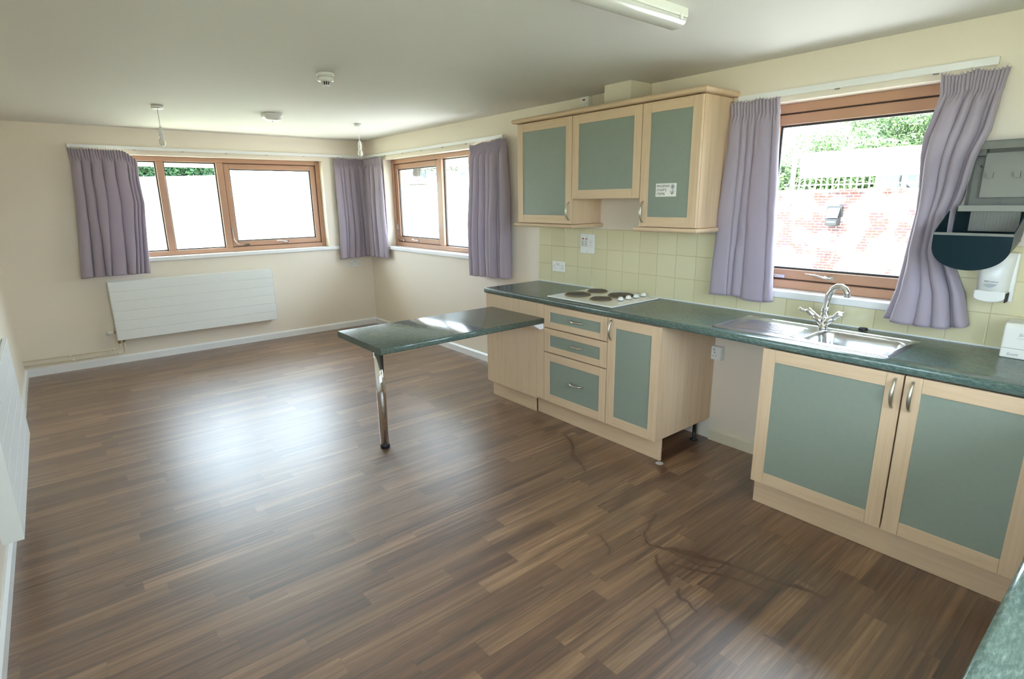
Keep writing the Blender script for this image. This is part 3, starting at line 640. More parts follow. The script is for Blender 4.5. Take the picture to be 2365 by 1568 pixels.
mb = MB(T); mb.box((-.073, -.076, .0005), (.073, .076, .012)); mb.build('faceplate', M['plastic'], r, bevel=.007, seg=3)
for u in (-.042, -.006):
    mb = MB(T); mb.box((u-.010, .034, .012), (u+.010, .042, .0135)); mb.build('neon_light', M['red'], r)
    mb = MB(T); mb.box((u-.016, -.020, .012), (u+.016, .026, .0150)); sw = mb.build('switch', M['rocker'], r, bevel=.001)
    mb = MB(T)
    for k in range(5): mb.box((u-.012, .018-k*.008, .0151), (u+.002+.004*(k % 2), .0195-k*.008, .0154))
    mb.build('printed_marks', M['ink'], sw)
mb = MB(T); pin_holes(mb, .040, .002, .0121); mb.build('pin_holes', M['dark'], r)
mb = MB(T); mb.box((-.066, .0275, .012), (.066, .0285, .0124)); mb.box((-.066, -.0235, .012), (.066, -.0225, .0124)); mb.build('moulded_line', M['greyl'], r)
for v in (.058, -.058):
    mb = MB(T); mb.lathe([(.003, 0), (.003, .0004)], (.0, v, .0121), (0, 0, 1), 8); mb.build('screw', M['dark'], r)
T = frameK(-5.031, .612); r = thing('wall_socket', T @ Vector((0, 0, 0)), 'white single switched socket box in the appliance gap under the worktop', 'socket')
mb = MB(T); mb.box((-.046, -.045, .0005), (.046, .045, .034)); mb.build('back_box', M['plastic'], r, bevel=.002)
mb = MB(T); mb.box((-.044, -.043, .0345), (.044, .043, .043)); mb.build('faceplate', M['plastic'], r, bevel=.003)
mb = MB(T); pin_holes(mb, .0, -.006, .0431); mb.build('pin_holes', M['dark'], r)
mb = MB(T); mb.box((-.012, .016, .0431), (.004, .032, .046)); sw = mb.build('switch', M['rocker'], r); mb = MB(T); mb.box((-.008, .0262, .0461), (-.001, .0305, .0466)); mb.build('red_mark', M['red'], sw)
T = frameK(-3.832, 2.279); r = thing('isolator_switch', T @ Vector((0, 0, 0)), 'small white isolator switch with red light above the wall cabinets', 'switch')
mb = MB(T); mb.box((-.043, -.043, .0005), (.043, .043, .045)); mb.build('back_box', M['plastic'], r, bevel=.002)
mb = MB(T); mb.box((-.012, .018, .0452), (.012, .028, .047)); mb.build('neon_light', M['red'], r)
mb = MB(T); mb.box((-.008, -.022, .0452), (.010, .004, .049)); mb.build('switch', M['plastic'], r, bevel=.001)
for u in (-.032, .032):
    mb = MB(T); mb.lathe([(.003, 0), (.003, .0006)], (u, -.006, .0451), (0, 0, 1), 8); mb.build('screw', M['brass'], r)
mb = MB(); pts = [(-.03, -5.06, .866), (-.05, -5.08, .835), (-.06, -5.11, .845), (-.05, -5.13, .866), (-.04, -5.15, .838), (-.05, -5.19, .845), (-.05, -5.22, .866)]
mb.tube(pts, .003, 6); tag(mb.build('cable', M['wire']), 'thin loose cable hanging under the worktop in the appliance gap', 'cable')
# ------------------------------------------------------------------ dispensers
def make_towel_dispenser():
    y0, y1, z0, z1 = -6.195, -6.475, 1.525, 1.812
    r = thing('towel_dispenser', (-.0, -6.33, z0), 'grey paper towel dispenser hanging open, its dark cover dropped like a scoop', 'dispenser')
    mb = MB(); D = -.115; t = .004
    mb.box((-.006, y1, z0), (-.001, y0, z1)); mb.box((D, y1, z1-t), (-.006, y0, z1)); mb.box((D*.55, y0-t, z0), (-.006, y0, z1)); mb.box((D*.55, y1, z0), (-.006, y1+t, z1))
    mb.prism([(-.006, z1-.02), (-.006, z1-t), (D, z1-t), (D, z1-.035), (D+.004, z1-.035), (D+.004, z1-.02)], 1, y1, y0)
    mb.build('back_box', M['grey'], r, bevel=.001)
    mb = MB(); mb.box((-.112, y1, z0-.004), (-.006, y0+.006, z0+.006)); mb.box((-.118, y1, z0-.006), (-.108, y0+.006, z0+.020)); mb.build('bottom_shelf', M['greyl'], r, bevel=.002)
    mb = MB(); mb.box((-.030, y1+.02, z0+.052), (-.0065, y0-.042, z1-.045)); pn = mb.build('inner_panel', M['greyl'], r, bevel=.002)
    for yy in (y0-.060, y0-.150):
        mb = MB(); mb.box((-.046, yy-.020, z0+.135), (-.0305, yy, z0+.160)); mb.build('clip', M['greyl'], pn)
    mb = MB(); mb.box((-.05, y0-.045, z1-.058), (-.007, y0-.015, z1-.006)); mb.build('hinge_block', M['grey'], r, bevel=.002)
    mb = MB(); mb.lathe([(.005, 0), (.005, .006)], (-.0065, y0-.030, z1-.10), (-1, 0, 0), 12); mb.build('screw', M['chrome'], r)
    mb = MB(); mb.box((-.012, y0-.115, z0+.018), (-.0065, y0-.095, z0+.045)); mb.lathe([(.005, 0), (.0045, .0006)], (-.0121, y0-.105, z0+.031), (-1, 0, 0), 12); mb.build('lock_tab', M['grey'], pn)
    # dropped cover: a D-shaped trough
    n = 24; a, b = -6.162, -6.424; cy_ = (a+b)/2; hw = (a-b)/2
    def prof(x, ztop, zbot):
        ps = [(x, a, ztop)]; k0 = ztop-(ztop-zbot)*.30
        for i in range(n+1):
            an = PI*i/n; ps.append((x, cy_+hw*math.cos(an)*(1 if True else 1), k0-(k0-zbot)*math.sin(an)**.85))
        ps.append((x, b, ztop)); return ps
    r0 = prof(-.300, 1.433, 1.283); r1 = prof(-.122, 1.522, 1.30); mm = len(r0)
    mb = MB(); mb.add(r0+r1, [tuple(range(mm))]+[(i, i+1, mm+i+1, mm+i) for i in range(mm-1)], 0, False)
    c_ = mb.build('front_cover', M['smoke'], r, label='dark smoky blue plastic front cover hanging open'); sf = c_.modifiers.new('thick', 'SOLIDIFY'); sf.thickness = .004; sf.offset = 0
    mb = MB(); mb.box((-.304, b-.002, 1.425), (-.296, a+.002, 1.436)); mb.build('cover_rim', M['grey'], c_, bevel=.001)
    mb = MB(); mb.box((-.030, -6.405, 1.39), (-.010, -6.166, 1.519)); mb.build('dark_interior_fill', M['smoke'], r)  # added dark sheet stands in for the shaded inside of the open cover
    mb = MB(); mb.box((-.105, -6.40, 1.435), (-.085, -6.235, 1.519))
    for k in range(14): mb.box((-.108, -6.40+k*.012, 1.437), (-.105, -6.395+k*.012, 1.517))
    mb.build('ribbed_plate', M['grey'], r)
make_towel_dispenser()
def make_soap():
    ya, yb = -6.292, -6.412; zc = 1.128
    r = thing('soap_dispenser', (-.008, -6.352, zc), 'white wall soap dispenser with a push bar below the open towel dispenser', 'dispenser')
    mb = MB(); mb.box((-.040, yb-.008, zc), (-.0085, ya, zc+.215)); mb.build('back_plate', M['plastic'], r, bevel=.006, seg=3)
    secs = []; 
    mb = MB(); n = 9; rows = 8; vs = []
    for j in range(rows):
        z = zc+.045+(.170)*j/(rows-1); w = lerp(.052, .060, j/(rows-1)); dpt = .060+.030*math.sin(PI*min(1, j/(rows-1)*.9+.1))
        for i in range(n):
            t = -1+2*i/(n-1); vs.append((-.040-dpt*(1-.45*abs(t)**3.2), (ya+yb)/2+w*t*-1, z))
    fs = [(j*n+i, j*n+i+1, (j+1)*n+i+1, (j+1)*n+i) for j in range(rows-1) for i in range(n-1)]
    o_ = len(vs)
    for j in range(rows):
        z = zc+.045+(.170)*j/(rows-1); w = lerp(.052, .060, j/(rows-1)); vs += [(-.040, (ya+yb)/2+w, z), (-.040, (ya+yb)/2-w, z)]
    for j in range(rows-1): fs += [(o_+2*j, j*n, (j+1)*n, o_+2*j+2), (o_+2*j+1, o_+2*j+3, (j+1)*n+n-1, j*n+n-1)]
    fs.append(tuple([o_]+[i for i in range(n)]+[o_+1])); fs.append(tuple([o_+2*rows-1]+[(rows-1)*n+i for i in range(n-1, -1, -1)]+[o_+2*rows-2]))
    mb.add(vs, fs, 0, True); cv = mb.build('cover', M['plastic'], r)
    mb = MB(); pts = []
    for k in range(9): a = -PI/2-PI*k/8; pts.append(((ya+yb)/2+.048*math.sin(a+PI/2)*-1*-1, 0))
    prof = [((ya+yb)/2+.054, zc+.052), ((ya+yb)/2-.054, zc+.052)]+[((ya+yb)/2-.054*math.cos(PI*k/10), zc+.022-.020*math.sin(PI*k/10)) for k in range(11)]
    mb.prism(prof, 0, -.112, -.06); mb.build('push_bar', M['plastic'], r, bevel=.005, seg=3)
    mb = MB(); mb.box((-.104, yb+.004, zc+.004), (-.042, yb+.007, zc+.044)); mb.build('side_gap', M['dark'], r)
    Tq = frameK((ya+yb)/2, zc, -.1285)
    mb = MB(Tq); arc = [(-.024+.048*k/10, .083-.014*math.sin(PI*k/10)-.0005, 0) for k in range(11)]; top = [(.024-.048*k/10, .083+.003*math.sin(PI*k/10), 0) for k in range(1, 10)]
    al = arc+top; nn = len(al); mb.add([(x, y, 0) for x, y, z in al]+[(x, y, .0012) for x, y, z in al], [tuple(range(nn)), tuple(range(2*nn-1, nn-1, -1))]+[(i, (i+1) % nn, nn+(i+1) % nn, nn+i) for i in range(nn)])
    mb.build('level_window', M['papg'], cv)
    text_obj('lettering', 'SCJ', .010, Tq @ Matrix.Translation((-.022, .092, .0006)), M['ink'], cv, .0002, .2)
    text_obj('lettering', 'PROFESSIONAL', .0046, Tq @ Matrix.Translation((-.004, .0925, .0006)), M['ink'], cv, .0002)
make_soap()
r = thing('paper_towel_pack', (-.09, -6.56, .91), 'wrapped white stack of paper towels on the worktop at the right edge', 'paper towels')
mb = MB(); Y0, Y1 = -6.434, -6.70
mb.prism([(-.170, .9105), (-.014, .9105), (-.016, 1.045), (-.060, 1.063), (-.158, 1.060), (-.170, 1.048)], 1, Y1, Y0); pk = mb.build('wrapped_stack', M['paper'], r, bevel=.006)
mb = MB(); mb.box((-.1712, Y1, .953), (-.1702, Y0-.004, .9545)); mb.build('wrap_fold', M['greyl'], pk)
Tq = frameK(Y0, .911, -.1705)
for (u, v) in ((.050, .098), (.022, .012), (.130, .052), (.180, .105), (.150, .010)): text_obj('lettering', 'Scott', .018, Tq @ Matrix.Translation((u, v, .0006)), M['papg'], pk, .0002, .35, bold=.0004)
mb = MB(Tq); mb.box((.046, .089, .0001), (.080, .0898, .0006)); mb.box((.046, .085, .0001), (.070, .0856, .0006)); mb.build('printed_line', M['papg'], pk)
# ------------------------------------------------------------------ radiators
def radiator(loc, L, Hh, label, ang, valve=True, nb=6):
    """local: length along +u from 0, out of wall +w ; T maps"""
    T = loc; r = thing('radiator', T @ Vector((0, 0, 0)), label, 'radiator')
    mb = MB(T); bh = Hh/nb
    for k in range(nb): mb.box((.004, k*bh+.0022, .088), (L-.004, (k+1)*bh-.0022, .100))
    mb.box((.004, .001, .080), (L-.004, Hh-.001, .0925)); mb.build('front_panel', M['rad'], r, bevel=.0015)
    mb = MB(T); mb.box((.02, .005, .040), (L-.02, Hh-.02, .052))
    n = int(L/.035)
    for k in range(n): u = .03+k*(L-.06)/n; mb.box((u, .02, .052), (u+.002, Hh-.03, .080))
    mb.build('convector_fins', M['rad'], r)
    for u in (0, L-.003):
        mb = MB(T); mb.box((u, .0, .030), (u+.003, Hh, .0995)); mb.build('side_cover', M['rad'], r)
    mb = MB(T)
    for w in range(5): mb.box((.004, Hh-.004, .034+w*.012), (L-.004, Hh, .039+w*.012))
    for k in range(12): u = .01+k*(L-.03)/11; mb.box((u, Hh-.006, .034), (u+.006, Hh-.001, .088))
    mb.build('top_grille', M['rad'], r)
    for u in (.2, L-.2):
        mb = MB(T); mb.box((u, .05, .0005), (u+.03, Hh-.1, .039)); mb.build('wall_bracket', M['rad'], r)
    if valve:
        for (c_, ax, h_, rr_) in (((.012, -.036, .055), (0, 1, 0), .048, .012), ((.052, -.024, .055), (0, 1, 0), .030, .010), ((-.022, .083, .055), (1, 0, 0), .03, .009)):
            mb = MB(T); mb.lathe([(rr_*.8, 0), (rr_, .002), (rr_, h_-.002), (rr_*.8, h_)], c_, ax, 8); mb.build('pipe_union', M['brass'], r)
        mb = MB(T); mb.lathe([(.012, 0), (.019, .004), (.020, .040), (.016, .052), (.006, .056)], (-.022, .083, .055), (-1, 0, 0), 20); mb.build('thermostat_valve', M['plastic'], r)
    return r
radiator(frameB(-2.883, .252), 1.577, .598, 'long white panel radiator under the back window', 0)
TL = Matrix(((0, 0, 1, XL), (1, 0, 0, -4.02), (0, 1, 0, .252), (0, 0, 0, 1)))
radiator(TL, 1.42, .603, 'white panel radiator on the left wall, partly cut by the picture edge', 0, valve=False, nb=6)
for (z, xe, zt, lb) in ((.160, -2.871, .222, 'upper cream painted heating pipe above the skirting, running to the radiator'), (.112, -2.831, .226, 'lower cream painted heating pipe above the skirting, running to the radiator')):
    yy = -.042; mb = MB(); mb.tube([(XL+.002, yy, z), (xe-.03, yy, z), (xe-.010, yy, z+.004), (xe-.002, yy-.004, z+.018), (xe, yy-.010, z+.05), (xe, yy-.013, zt)], .0078, 10)
    o = mb.build('heating_pipe', M['cream']); tag(o, lb, 'pipe', 'heating pipes left of the radiator')
    for x in (-3.29 if z > .13 else -3.27, xe-.06):
        mb = MB(); mb.cyl((x-.014, yy, z), (x+.014, yy, z), .0115, seg=12); mb.build('pipe_coupling', M['cream'], o)
# ------------------------------------------------------------------ ceiling things
def pendant(x, y, zb, lean, label):
    r = thing('pendant_light', (x, y, zb), label, 'ceiling light', 'bare bulb pendants')
    mb = MB(); mb.lathe([(.034, H-.026), (.040, H-.022), (.041, H-.0005)], (x, y, 0), seg=28); mb.build('ceiling_rose', M['plastic'], r)
    lx, ly = lean; zt = zb+.142; xb, yb = x+lx, y+ly
    mb = MB(); mb.tube([(x, y, H-.026), (x+lx*.35, y+ly*.35, lerp(H, zt, .5)), (xb, yb, zt)], .0032, 8); mb.build('flex', M['plastic'], r)
    mb = MB(); mb.lathe([(.005, .146), (.013, .132), (.0165, .118), (.0175, .112), (.0175, .098), (.0165, .096), (.0165, .092), (.0175, .090), (.0175, .072), (.016, .070)], (xb, yb, zb), seg=24); mb.build('lamp_holder', M['plastic'], r)
    mb = MB(); mb.lathe([(.013, .072), (.0135, .062), (.018, .054), (.0195, .050)], (xb, yb, zb), seg=24); b = mb.build('bulb_base', M['plastic'], r)
    mb = MB(); mb.lathe([(.0195, .050), (.0225, .038), (.0230, .026), (.020, .012), (.013, .003), (.003, 0)], (xb, yb, zb), seg=24); mb.build('bulb_globe', M['bulb'], r)
pendant(-2.452, -1.643, 2.033, (-.0, -.0), 'left one of two bare bulbs hanging on white flex, before the wide window')
pendant(-0.75, -1.498, 2.031, (.0, 0), 'bare bulb hanging on a white flex nearest the far room corner')
r = thing('emergency_light', (-1.622, -1.703, 2.24), 'flat white dome ceiling light between the two pendants', 'ceiling light')
mb = MB(); vs = []; N = 32
def sq(rr, z, e=4.0):
    out = []
    for k in range(N):
        a = 2*PI*k/N; c_, s_ = math.cos(a), math.sin(a); d = (abs(c_)**e+abs(s_)**e)**(-1/e); out.append((-1.622+rr*d*c_, -1.703+rr*d*s_, z))
    return out
rings = [sq(.078, H-.0005), sq(.080, H-.012), sq(.078, H-.016), sq(.080, H-.018), sq(.076, H-.034), sq(.064, H-.048, 3), sq(.045, H-.056, 2.4), sq(.012, H-.059, 2)]
for rg in rings: vs += rg
mb.add(vs, [(i*N+k, i*N+(k+1) % N, (i+1)*N+(k+1) % N, (i+1)*N+k) for i in range(len(rings)-1) for k in range(N)]+[tuple(range(N)), tuple((len(rings)-1)*N+k for k in range(N))], 0, True)
mb.build('housing', M['plastic'], r)
mb = MB(); mb.lathe([(.005, 0), (.004, .005), (.001, .006)], (-1.622, -1.703, H-.0595), (0, 0, -1), 12); mb.build('indicator', M['greyl'], r)
r = thing('smoke_detector', (-1.844, -3.454, 2.23), 'white round smoke detector on the ceiling with a slotted nose', 'smoke detector')
c0 = (-1.844, -3.454, H)
mb = MB(); mb.lathe([(.050, -.0005), (.051, -.010), (.048, -.014), (.046, -.015)], c0, seg=36); mb.build('base_plate', M['plastic'], r)
mb = MB(); mb.lathe([(.046, -.0155), (.0445, -.022), (.044, -.023), (.0455, -.024), (.0455, -.040), (.043, -.045), (.030, -.048)], c0, seg=36); hd = mb.build('head', M['plastic'], r)
mb = MB(); mb.lathe([(.0455, -.0222), (.0460, -.0232)], c0, seg=36); mb.build('dark_ring', M['dark'], hd)
mb = MB()
for k in range(12):
    a = 2*PI*k/12; p = Vector(c0)+Vector((.0262*math.cos(a), .0262*math.sin(a), -.0485)); q = Vector(c0)+Vector((.021*math.cos(a), .021*math.sin(a), -.066)); mb.tube([p, q], .0022, 6)
mb.lathe([(.021, -.066), (.019, -.071), (.010, -.072)], c0, seg=24); mb.lathe([(.018, -.048), (.015, -.066)], c0, seg=20, mi=1); mb.build('sensor_cage', [M['plastic'], M['dark']], hd)
r = thing('strip_light', (-2.0, -5.44, 2.21), 'long white fluorescent strip light on the ceiling, switched off', 'ceiling light')
XE = -1.131; XS = -2.681; yc = -5.38
mb = MB(); mb.prism([(yc-.050, H-.0005), (yc+.050, H-.0005), (yc+.052, H-.028), (yc+.050, H-.036), (yc-.050, H-.036), (yc-.052, H-.028)], 0, XS, XE); mb.build('housing', M['plastic'], r, bevel=.003)
prof = [(yc-.0495, H-.037)]+[(yc-.0495*math.cos(PI*k/12), H-.040-.030*math.sin(PI*k/12)) for k in range(13)]+[(yc+.0495, H-.037)]
mb = MB(); mb.prism(prof, 0, XS+.004, XE-.004, 0, True); df = mb.build('diffuser', M['diffuser'], r, bevel=.006, seg=3)
for xx in (XE-.045, -2.0, XS+.04):
    mb = MB(); mb.box((xx-.008, yc-.0545, H-.050), (xx+.008, yc-.0515, H-.026)); mb.build('clip', M['white'], r)
# ------------------------------------------------------------------ curtain tracks
def track(name, T, L, label):
    r = thing(name, T @ Vector((0, 0, 0)), label, 'curtain track')
    mb = MB(T); mb.box((0, 0, .012), (L, .030, .0155)); mb.box((0, .002, .0155), (L, .006, .022)); mb.box((0, .024, .0155), (L, .028, .022)); mb.box((0, 0, .0225), (L, .030, .026)); mb.build('rail', M['white'], r)
    mb = MB(T); k = .1
    while k < L: mb.box((k, -.004, .0005), (k+.02, .030, .012)); k += .42
    mb.build('bracket', M['greyl'], r)
track('curtain_track', frameB(-2.985, 2.124), 2.965, 'white curtain track above the back window')
track('curtain_track', frameK(-.035, 2.124), 2.80, 'white curtain track above the side window next to the corner')
track('curtain_track', frameK(-5.045, 2.128), 1.175, 'white curtain track above the kitchen sink window')
# ------------------------------------------------------------------ curtains
def curtain(label, T, rows, nf, seed, base=.060, amp=(.018, .040), top=None, bot=None, shade=1.0, nu=220, nv=70, hd=.075, sway=.3, offrow=None):
    """rows: (z, u_left, u_right); T local frame; folds as convex tubes with tight valleys"""
    rnd = random.Random(seed); rows = sorted(rows, key=lambda q: q[0]); zs = [q[0] for q in rows]; L_ = [q[1] for q in rows]; R_ = [q[2] for q in rows]
    ztop, zbot = zs[-1], zs[0]; top = top or (lambda u: 0); bot = bot or (lambda u: 0)
    brk = [0]; 
    for k in range(nf): brk.append(brk[-1]+rnd.choice((.5, .7, 1.0, 1.4, 1.9))*rnd.uniform(.85, 1.15))
    brk = [b/brk[-1] for b in brk]; dep = [rnd.uniform(.45, 1.0)*min(1.15, .55+.6*nf*(brk[q+1]-brk[q])) for q in range(nf)]; drift = [rnd.uniform(-1, 1)*sway/nf for _ in range(nf+1)]; drift[0] = drift[-1] = 0
    hb = [rnd.uniform(.8, 1.2) for _ in range(nf*3)]; s_ = sum(hb); hbk = [0]
    for h_ in hb: hbk.append(hbk[-1]+h_/s_)
    vs = []
    for j in range(nv+1):
        t = j/nv
        for i in range(nu+1):
            u = i/nu; za = ztop+top(u); zb = zbot+bot(u); z = lerp(za, zb, t); dz = t*(za-zb)
            bb = [min(1, max(0, b+d*t*t)) for b, d in zip(brk, drift)]
            k = max(0, min(nf-1, int(np.searchsorted(bb, u, side='right'))-1)); wd = max(1e-4, bb[k+1]-bb[k]); f = (u-bb[k])/wd
            conv = abs(math.sin(PI*min(1, max(0, f))))**.62*dep[k]
            hk = max(0, min(len(hbk)-2, int(np.searchsorted(hbk, u, side='right'))-1)); hf = (u-hbk[hk])/(hbk[hk+1]-hbk[hk]); hv = abs(math.sin(PI*hf))**.7
            g = min(1, max(0, (dz-hd*.75)/(hd*1.1))); g = g*g*(3-2*g)
            off = lerp(.004+.017*hv, (lerp(amp[0], amp[1], min(1, t*1.3)))*2.15*conv, g)
            pinch = math.exp(-((dz-hd)/.013)**2)*.011; off -= pinch
            off += .006*noise.noise(Vector((u*7+seed, t*3, seed)))+.0025*noise.noise(Vector((u*20, t*14, seed+3)))
            if offrow: off += interp(z, [q[0] for q in offrow], [q[1] for q in offrow])
            ul = interp(z, zs, L_); ur = interp(z, zs, R_)
            zz = z+(.004*math.sin(hf*PI*2) if j == 0 else 0)
            om = -.19*math.sin(2*PI*min(1, max(0, f)))*wd*(ur-ul)*g*min(1, .35+t*1.6)*dep[k]
            vs.append((lerp(ul, ur, u)+om+.011*noise.noise(Vector((u*2.2+seed, t*2.6, 4)))*t+.003*noise.noise(Vector((u*9, t*6, seed+9))), zz, base+off))
    n = nu+1; fs = [(j*n+i, j*n+i+1, (j+1)*n+i+1, (j+1)*n+i) for j in range(nv) for i in range(nu)]
    mb = MB(T); mb.add(vs, fs, 0, True); c = T @ Vector(((L_[0]+R_[0])/2, zbot, base))
    r = thing('curtain', c, label, 'curtain', 'lilac curtains at the windows')
    o = mb.build('cloth', M['fabric'], r, fixn=False); s = o.modifiers.new('thick', 'SOLIDIFY'); s.thickness = .0022; s.offset = -1
    mb = MB(T); tv = []
    for i in range(0, nu+1, 2):
        u = i/nu; x, z, w = vs[i]; tv += [(x, z+.004, w-.007), (x, z-.020, w-.009)]
    m = len(tv)//2; mb.add(tv, [(2*i, 2*i+2, 2*i+3, 2*i+1) for i in range(m-1)], 0, True); mb.build('heading_tape', M['tape'], r)
    nh = max(4, nf)
    for k in range(nh):
        i = int((k+.5)/nh*nu); x, z, w = vs[i]; mb = MB(T); w2 = .026
        mb.tube([(x, z-.018, w-.008), (x, z+.010, (w+w2)/2), (x, min(z+.02, 2.128), w2-.002)], .0025, 6); mb.build('curtain_hook', M['plastic'], r)
    return r
# back window, left curtain (u = x)
TB = frameB(0, 0)
curtain('tilted lilac curtain at the left end of the back window, its top corner drooping', TB,
        [(2.112, -2.990, -2.455), (1.98, -2.985, -2.455), (1.85, -2.992, -2.462), (1.60, -3.008, -2.452), (1.22, -3.045, -2.480), (.905, -3.075, -2.502)], 8, 11, .055, (.022, .052),
        top=lambda u: -.006*abs(math.sin(u*9))-(.085*max(0, (u-.80)/.20)**1.3)-.015*max(0, u-.55), bot=lambda u: .0+.010*math.sin(u*3), sway=.9)
curtain('lilac curtain on the back wall side of the far corner', TB,
        [(2.112, -.434, -.055), (1.6, -.428, -.055), (1.2, -.430, -.055), (.893, -.450, -.055)], 7, 5, .040, (.02, .034), top=lambda u: -.008*abs(math.sin(u*7+1)), bot=lambda u: .02*u)
TK = frameK(0, 0)   # u = -y
curtain('lilac curtain on the side wall part of the far corner', TK,
        [(2.112, .085, .515), (1.83, .085, .528), (1.42, .090, .546), (.915, .095, .588)], 6, 8, .040, (.02, .034), top=lambda u: -.008*abs(math.sin(u*6)), bot=lambda u: -.004*math.sin(u*5))
curtain('greyish lilac curtain between the side window and the wall cabinets', TK,
        [(2.122, 2.385, 2.925), (1.64, 2.372, 2.962), (1.2, 2.357, 2.967), (.885, 2.360, 2.968)], 8, 21, .050, (.022, .046), top=lambda u: -.010*abs(math.sin(u*8))-.025*(1-u), bot=lambda u: .012*u)
curtain('lilac curtain left of the sink window, against the wall cabinet side', TK,
        [(2.128, 5.022, 5.306), (1.83, 5.024, 5.326), (1.485, 5.010, 5.348), (1.0, 4.992, 5.380)], 5, 33, .050, (.013, .026), top=lambda u: -.012*abs(math.sin(u*7+2)), bot=lambda u: .008*math.sin(u*6))
curtain('lilac curtain right of the sink window, pulled askew behind the dispenser', TK,
        [(2.108, 6.034, 6.272), (2.02, 6.046, 6.262), (1.85, 6.026, 6.256), (1.72, 6.020, 6.212), (1.58, 6.014, 6.180), (1.51, 6.012, 6.158), (1.33, 5.998, 6.162), (1.25, 5.992, 6.205), (1.15, 5.982, 6.255), (1.0, 5.952, 6.300)], 6, 47, .060, (.020, .044),
        top=lambda u: .004-.014*abs(math.sin(u*6))-.02*max(0, u-.8), bot=lambda u: -.012*math.sin(PI*u)+.03*max(0, u-.75), sway=.6, offrow=[(1.0, .0), (1.20, -.03), (1.28, -.045), (1.52, -.045), (1.62, -.02), (1.76, .055), (1.84, .065), (1.95, .03), (2.1, 0)])
# ------------------------------------------------------------------ outside
# eaves over the back and side windows
mb = MB(); E0, E1 = .62, .72; z0, z1 = 2.012, 2.150
mb.box((XL-1.0, E0+.06, z0), (E1+.02, E1, z1)); mb.box((E0+.06, -3.3, z0), (E1, E0+.06, z1))
struct(mb.build('trim_1', M['white']))
mb = MB(); mb.box((XL-1.0, WT, z1-.02), (E0+.06, E0+.06, z1)); mb.box((WT, -3.3, z1-.02), (E0+.06, WT, z1)); struct(mb.build('trim_2', M['white']))
mb = MB(); mb.tube([(XL-1.0, E1+.055, 2.06), (E1+.055, E1+.055, 2.06), (E1+.055, -3.3, 2.06)], .05, 12); mb.box((XL-1, .3, 2.16), (.8, .8, 2.19)); mb.box((.3, -3.3, 2.16), (.8, .3, 2.19)); struct(mb.build('trim_3', M['white']))
mb = MB(); mb.box((XL-1.5, YR-1.0, H+.23), (.8, .8, H+.30)); struct(mb.build('roof', M['roof']))
# ground and bank
def make_ground():
    xs = np.linspace(-40, 45, 86); ys = np.linspace(-40, 55, 96); vs = []; fs = []
    def h(x, y):
        if y <= 2: return -.12
        return -.12+2.50*min(1, (y-2)/9.3)+.04*math.sin(x*1.3)*math.sin(y*1.7)*min(1, (y-2))
    for y in ys:
        for x in xs: vs.append((x, y, h(x, y)))
    n = len(xs)
    for j in range(len(ys)-1):
        for i in range(n-1): fs.append((j*n+i, j*n+i+1, (j+1)*n+i+1, (j+1)*n+i))
    mb = MB(); mb.add(vs, fs, 0, True); struct(mb.build('ground', M['grass']))
    mb = MB(); mb.box((.32, -12, -.119), (8.55, 1.5, -.09)); struct(mb.build('yard_paving', M['paving']))
make_ground()
XB = 8.72
mb = MB(); mb.box((XB, -14, -.12), (XB+.33, 1.6, 1.66)); mb.box((XB-.03, -14, 1.66), (XB+.36, 1.6, 1.72)); tag(mb.build('brick_wall', M['brick']), 'red brick retaining wall across the yard behind the sink window', 'wall')
mb = MB(); mb.box((XB+.34, -14, -.1), (30, 1.6, 1.60)); struct(mb.build('upper_ground', M['grass']))
# railing with banner on the wall
r = thing('railing', (XB+.15, -3.5, 1.72), 'white metal railing on top of the brick wall', 'railing')
xr = XB+.15
mb = MB(); mb.box((xr-.02, -7.6, 2.405), (xr+.02, -1.30, 2.445)); mb.build('top_rail', M['rust'], r); mb = MB(); mb.box((xr-.012, -7.6, 1.80), (xr+.012, -1.30, 1.82)); mb.build('bottom_rail', M['fencew'], r)
mb = MB(); mb.box((xr-.03, -1.36, 1.715), (xr+.03, -1.29, 2.45)); p0 = mb.build('post', M['fencew'], r)
def cp(o, dy):
    c = o.copy(); COL.objects.link(c); c.location = o.location+Vector((0, dy, 0))
for k in range(1, 4): cp(p0, -2.0*k)
mb = MB(); mb.box((xr-.010, -1.475, 1.72), (xr+.010, -1.455, 2.405)); b0 = mb.build('bar', M['fencew'], r)
for k in range(1, 48):
    if (k*.108+.10) % 2.0 > .1: cp(b0, -.108*k)
mb = MB(); nb_ = 40; vs = []
for j in range(5):
    for i in range(nb_+1):
        y = lerp(-1.50, -4.9, i/nb_); z = lerp(1.945, 2.400, j/4); vs.append((xr-.035-.008*math.sin(y*5)*(1-j/4), y, z))
mb.add(vs, [(j*(nb_+1)+i, j*(nb_+1)+i+1, (j+1)*(nb_+1)+i+1, (j+1)*(nb_+1)+i) for j in range(4) for i in range(nb_)], 0, True)
o = mb.build('banner', M['banner']); o.modifiers.new('t', 'SOLIDIFY').thickness = .004; tag(o, 'blank white banner tied to the railing outside the sink window', 'banner')
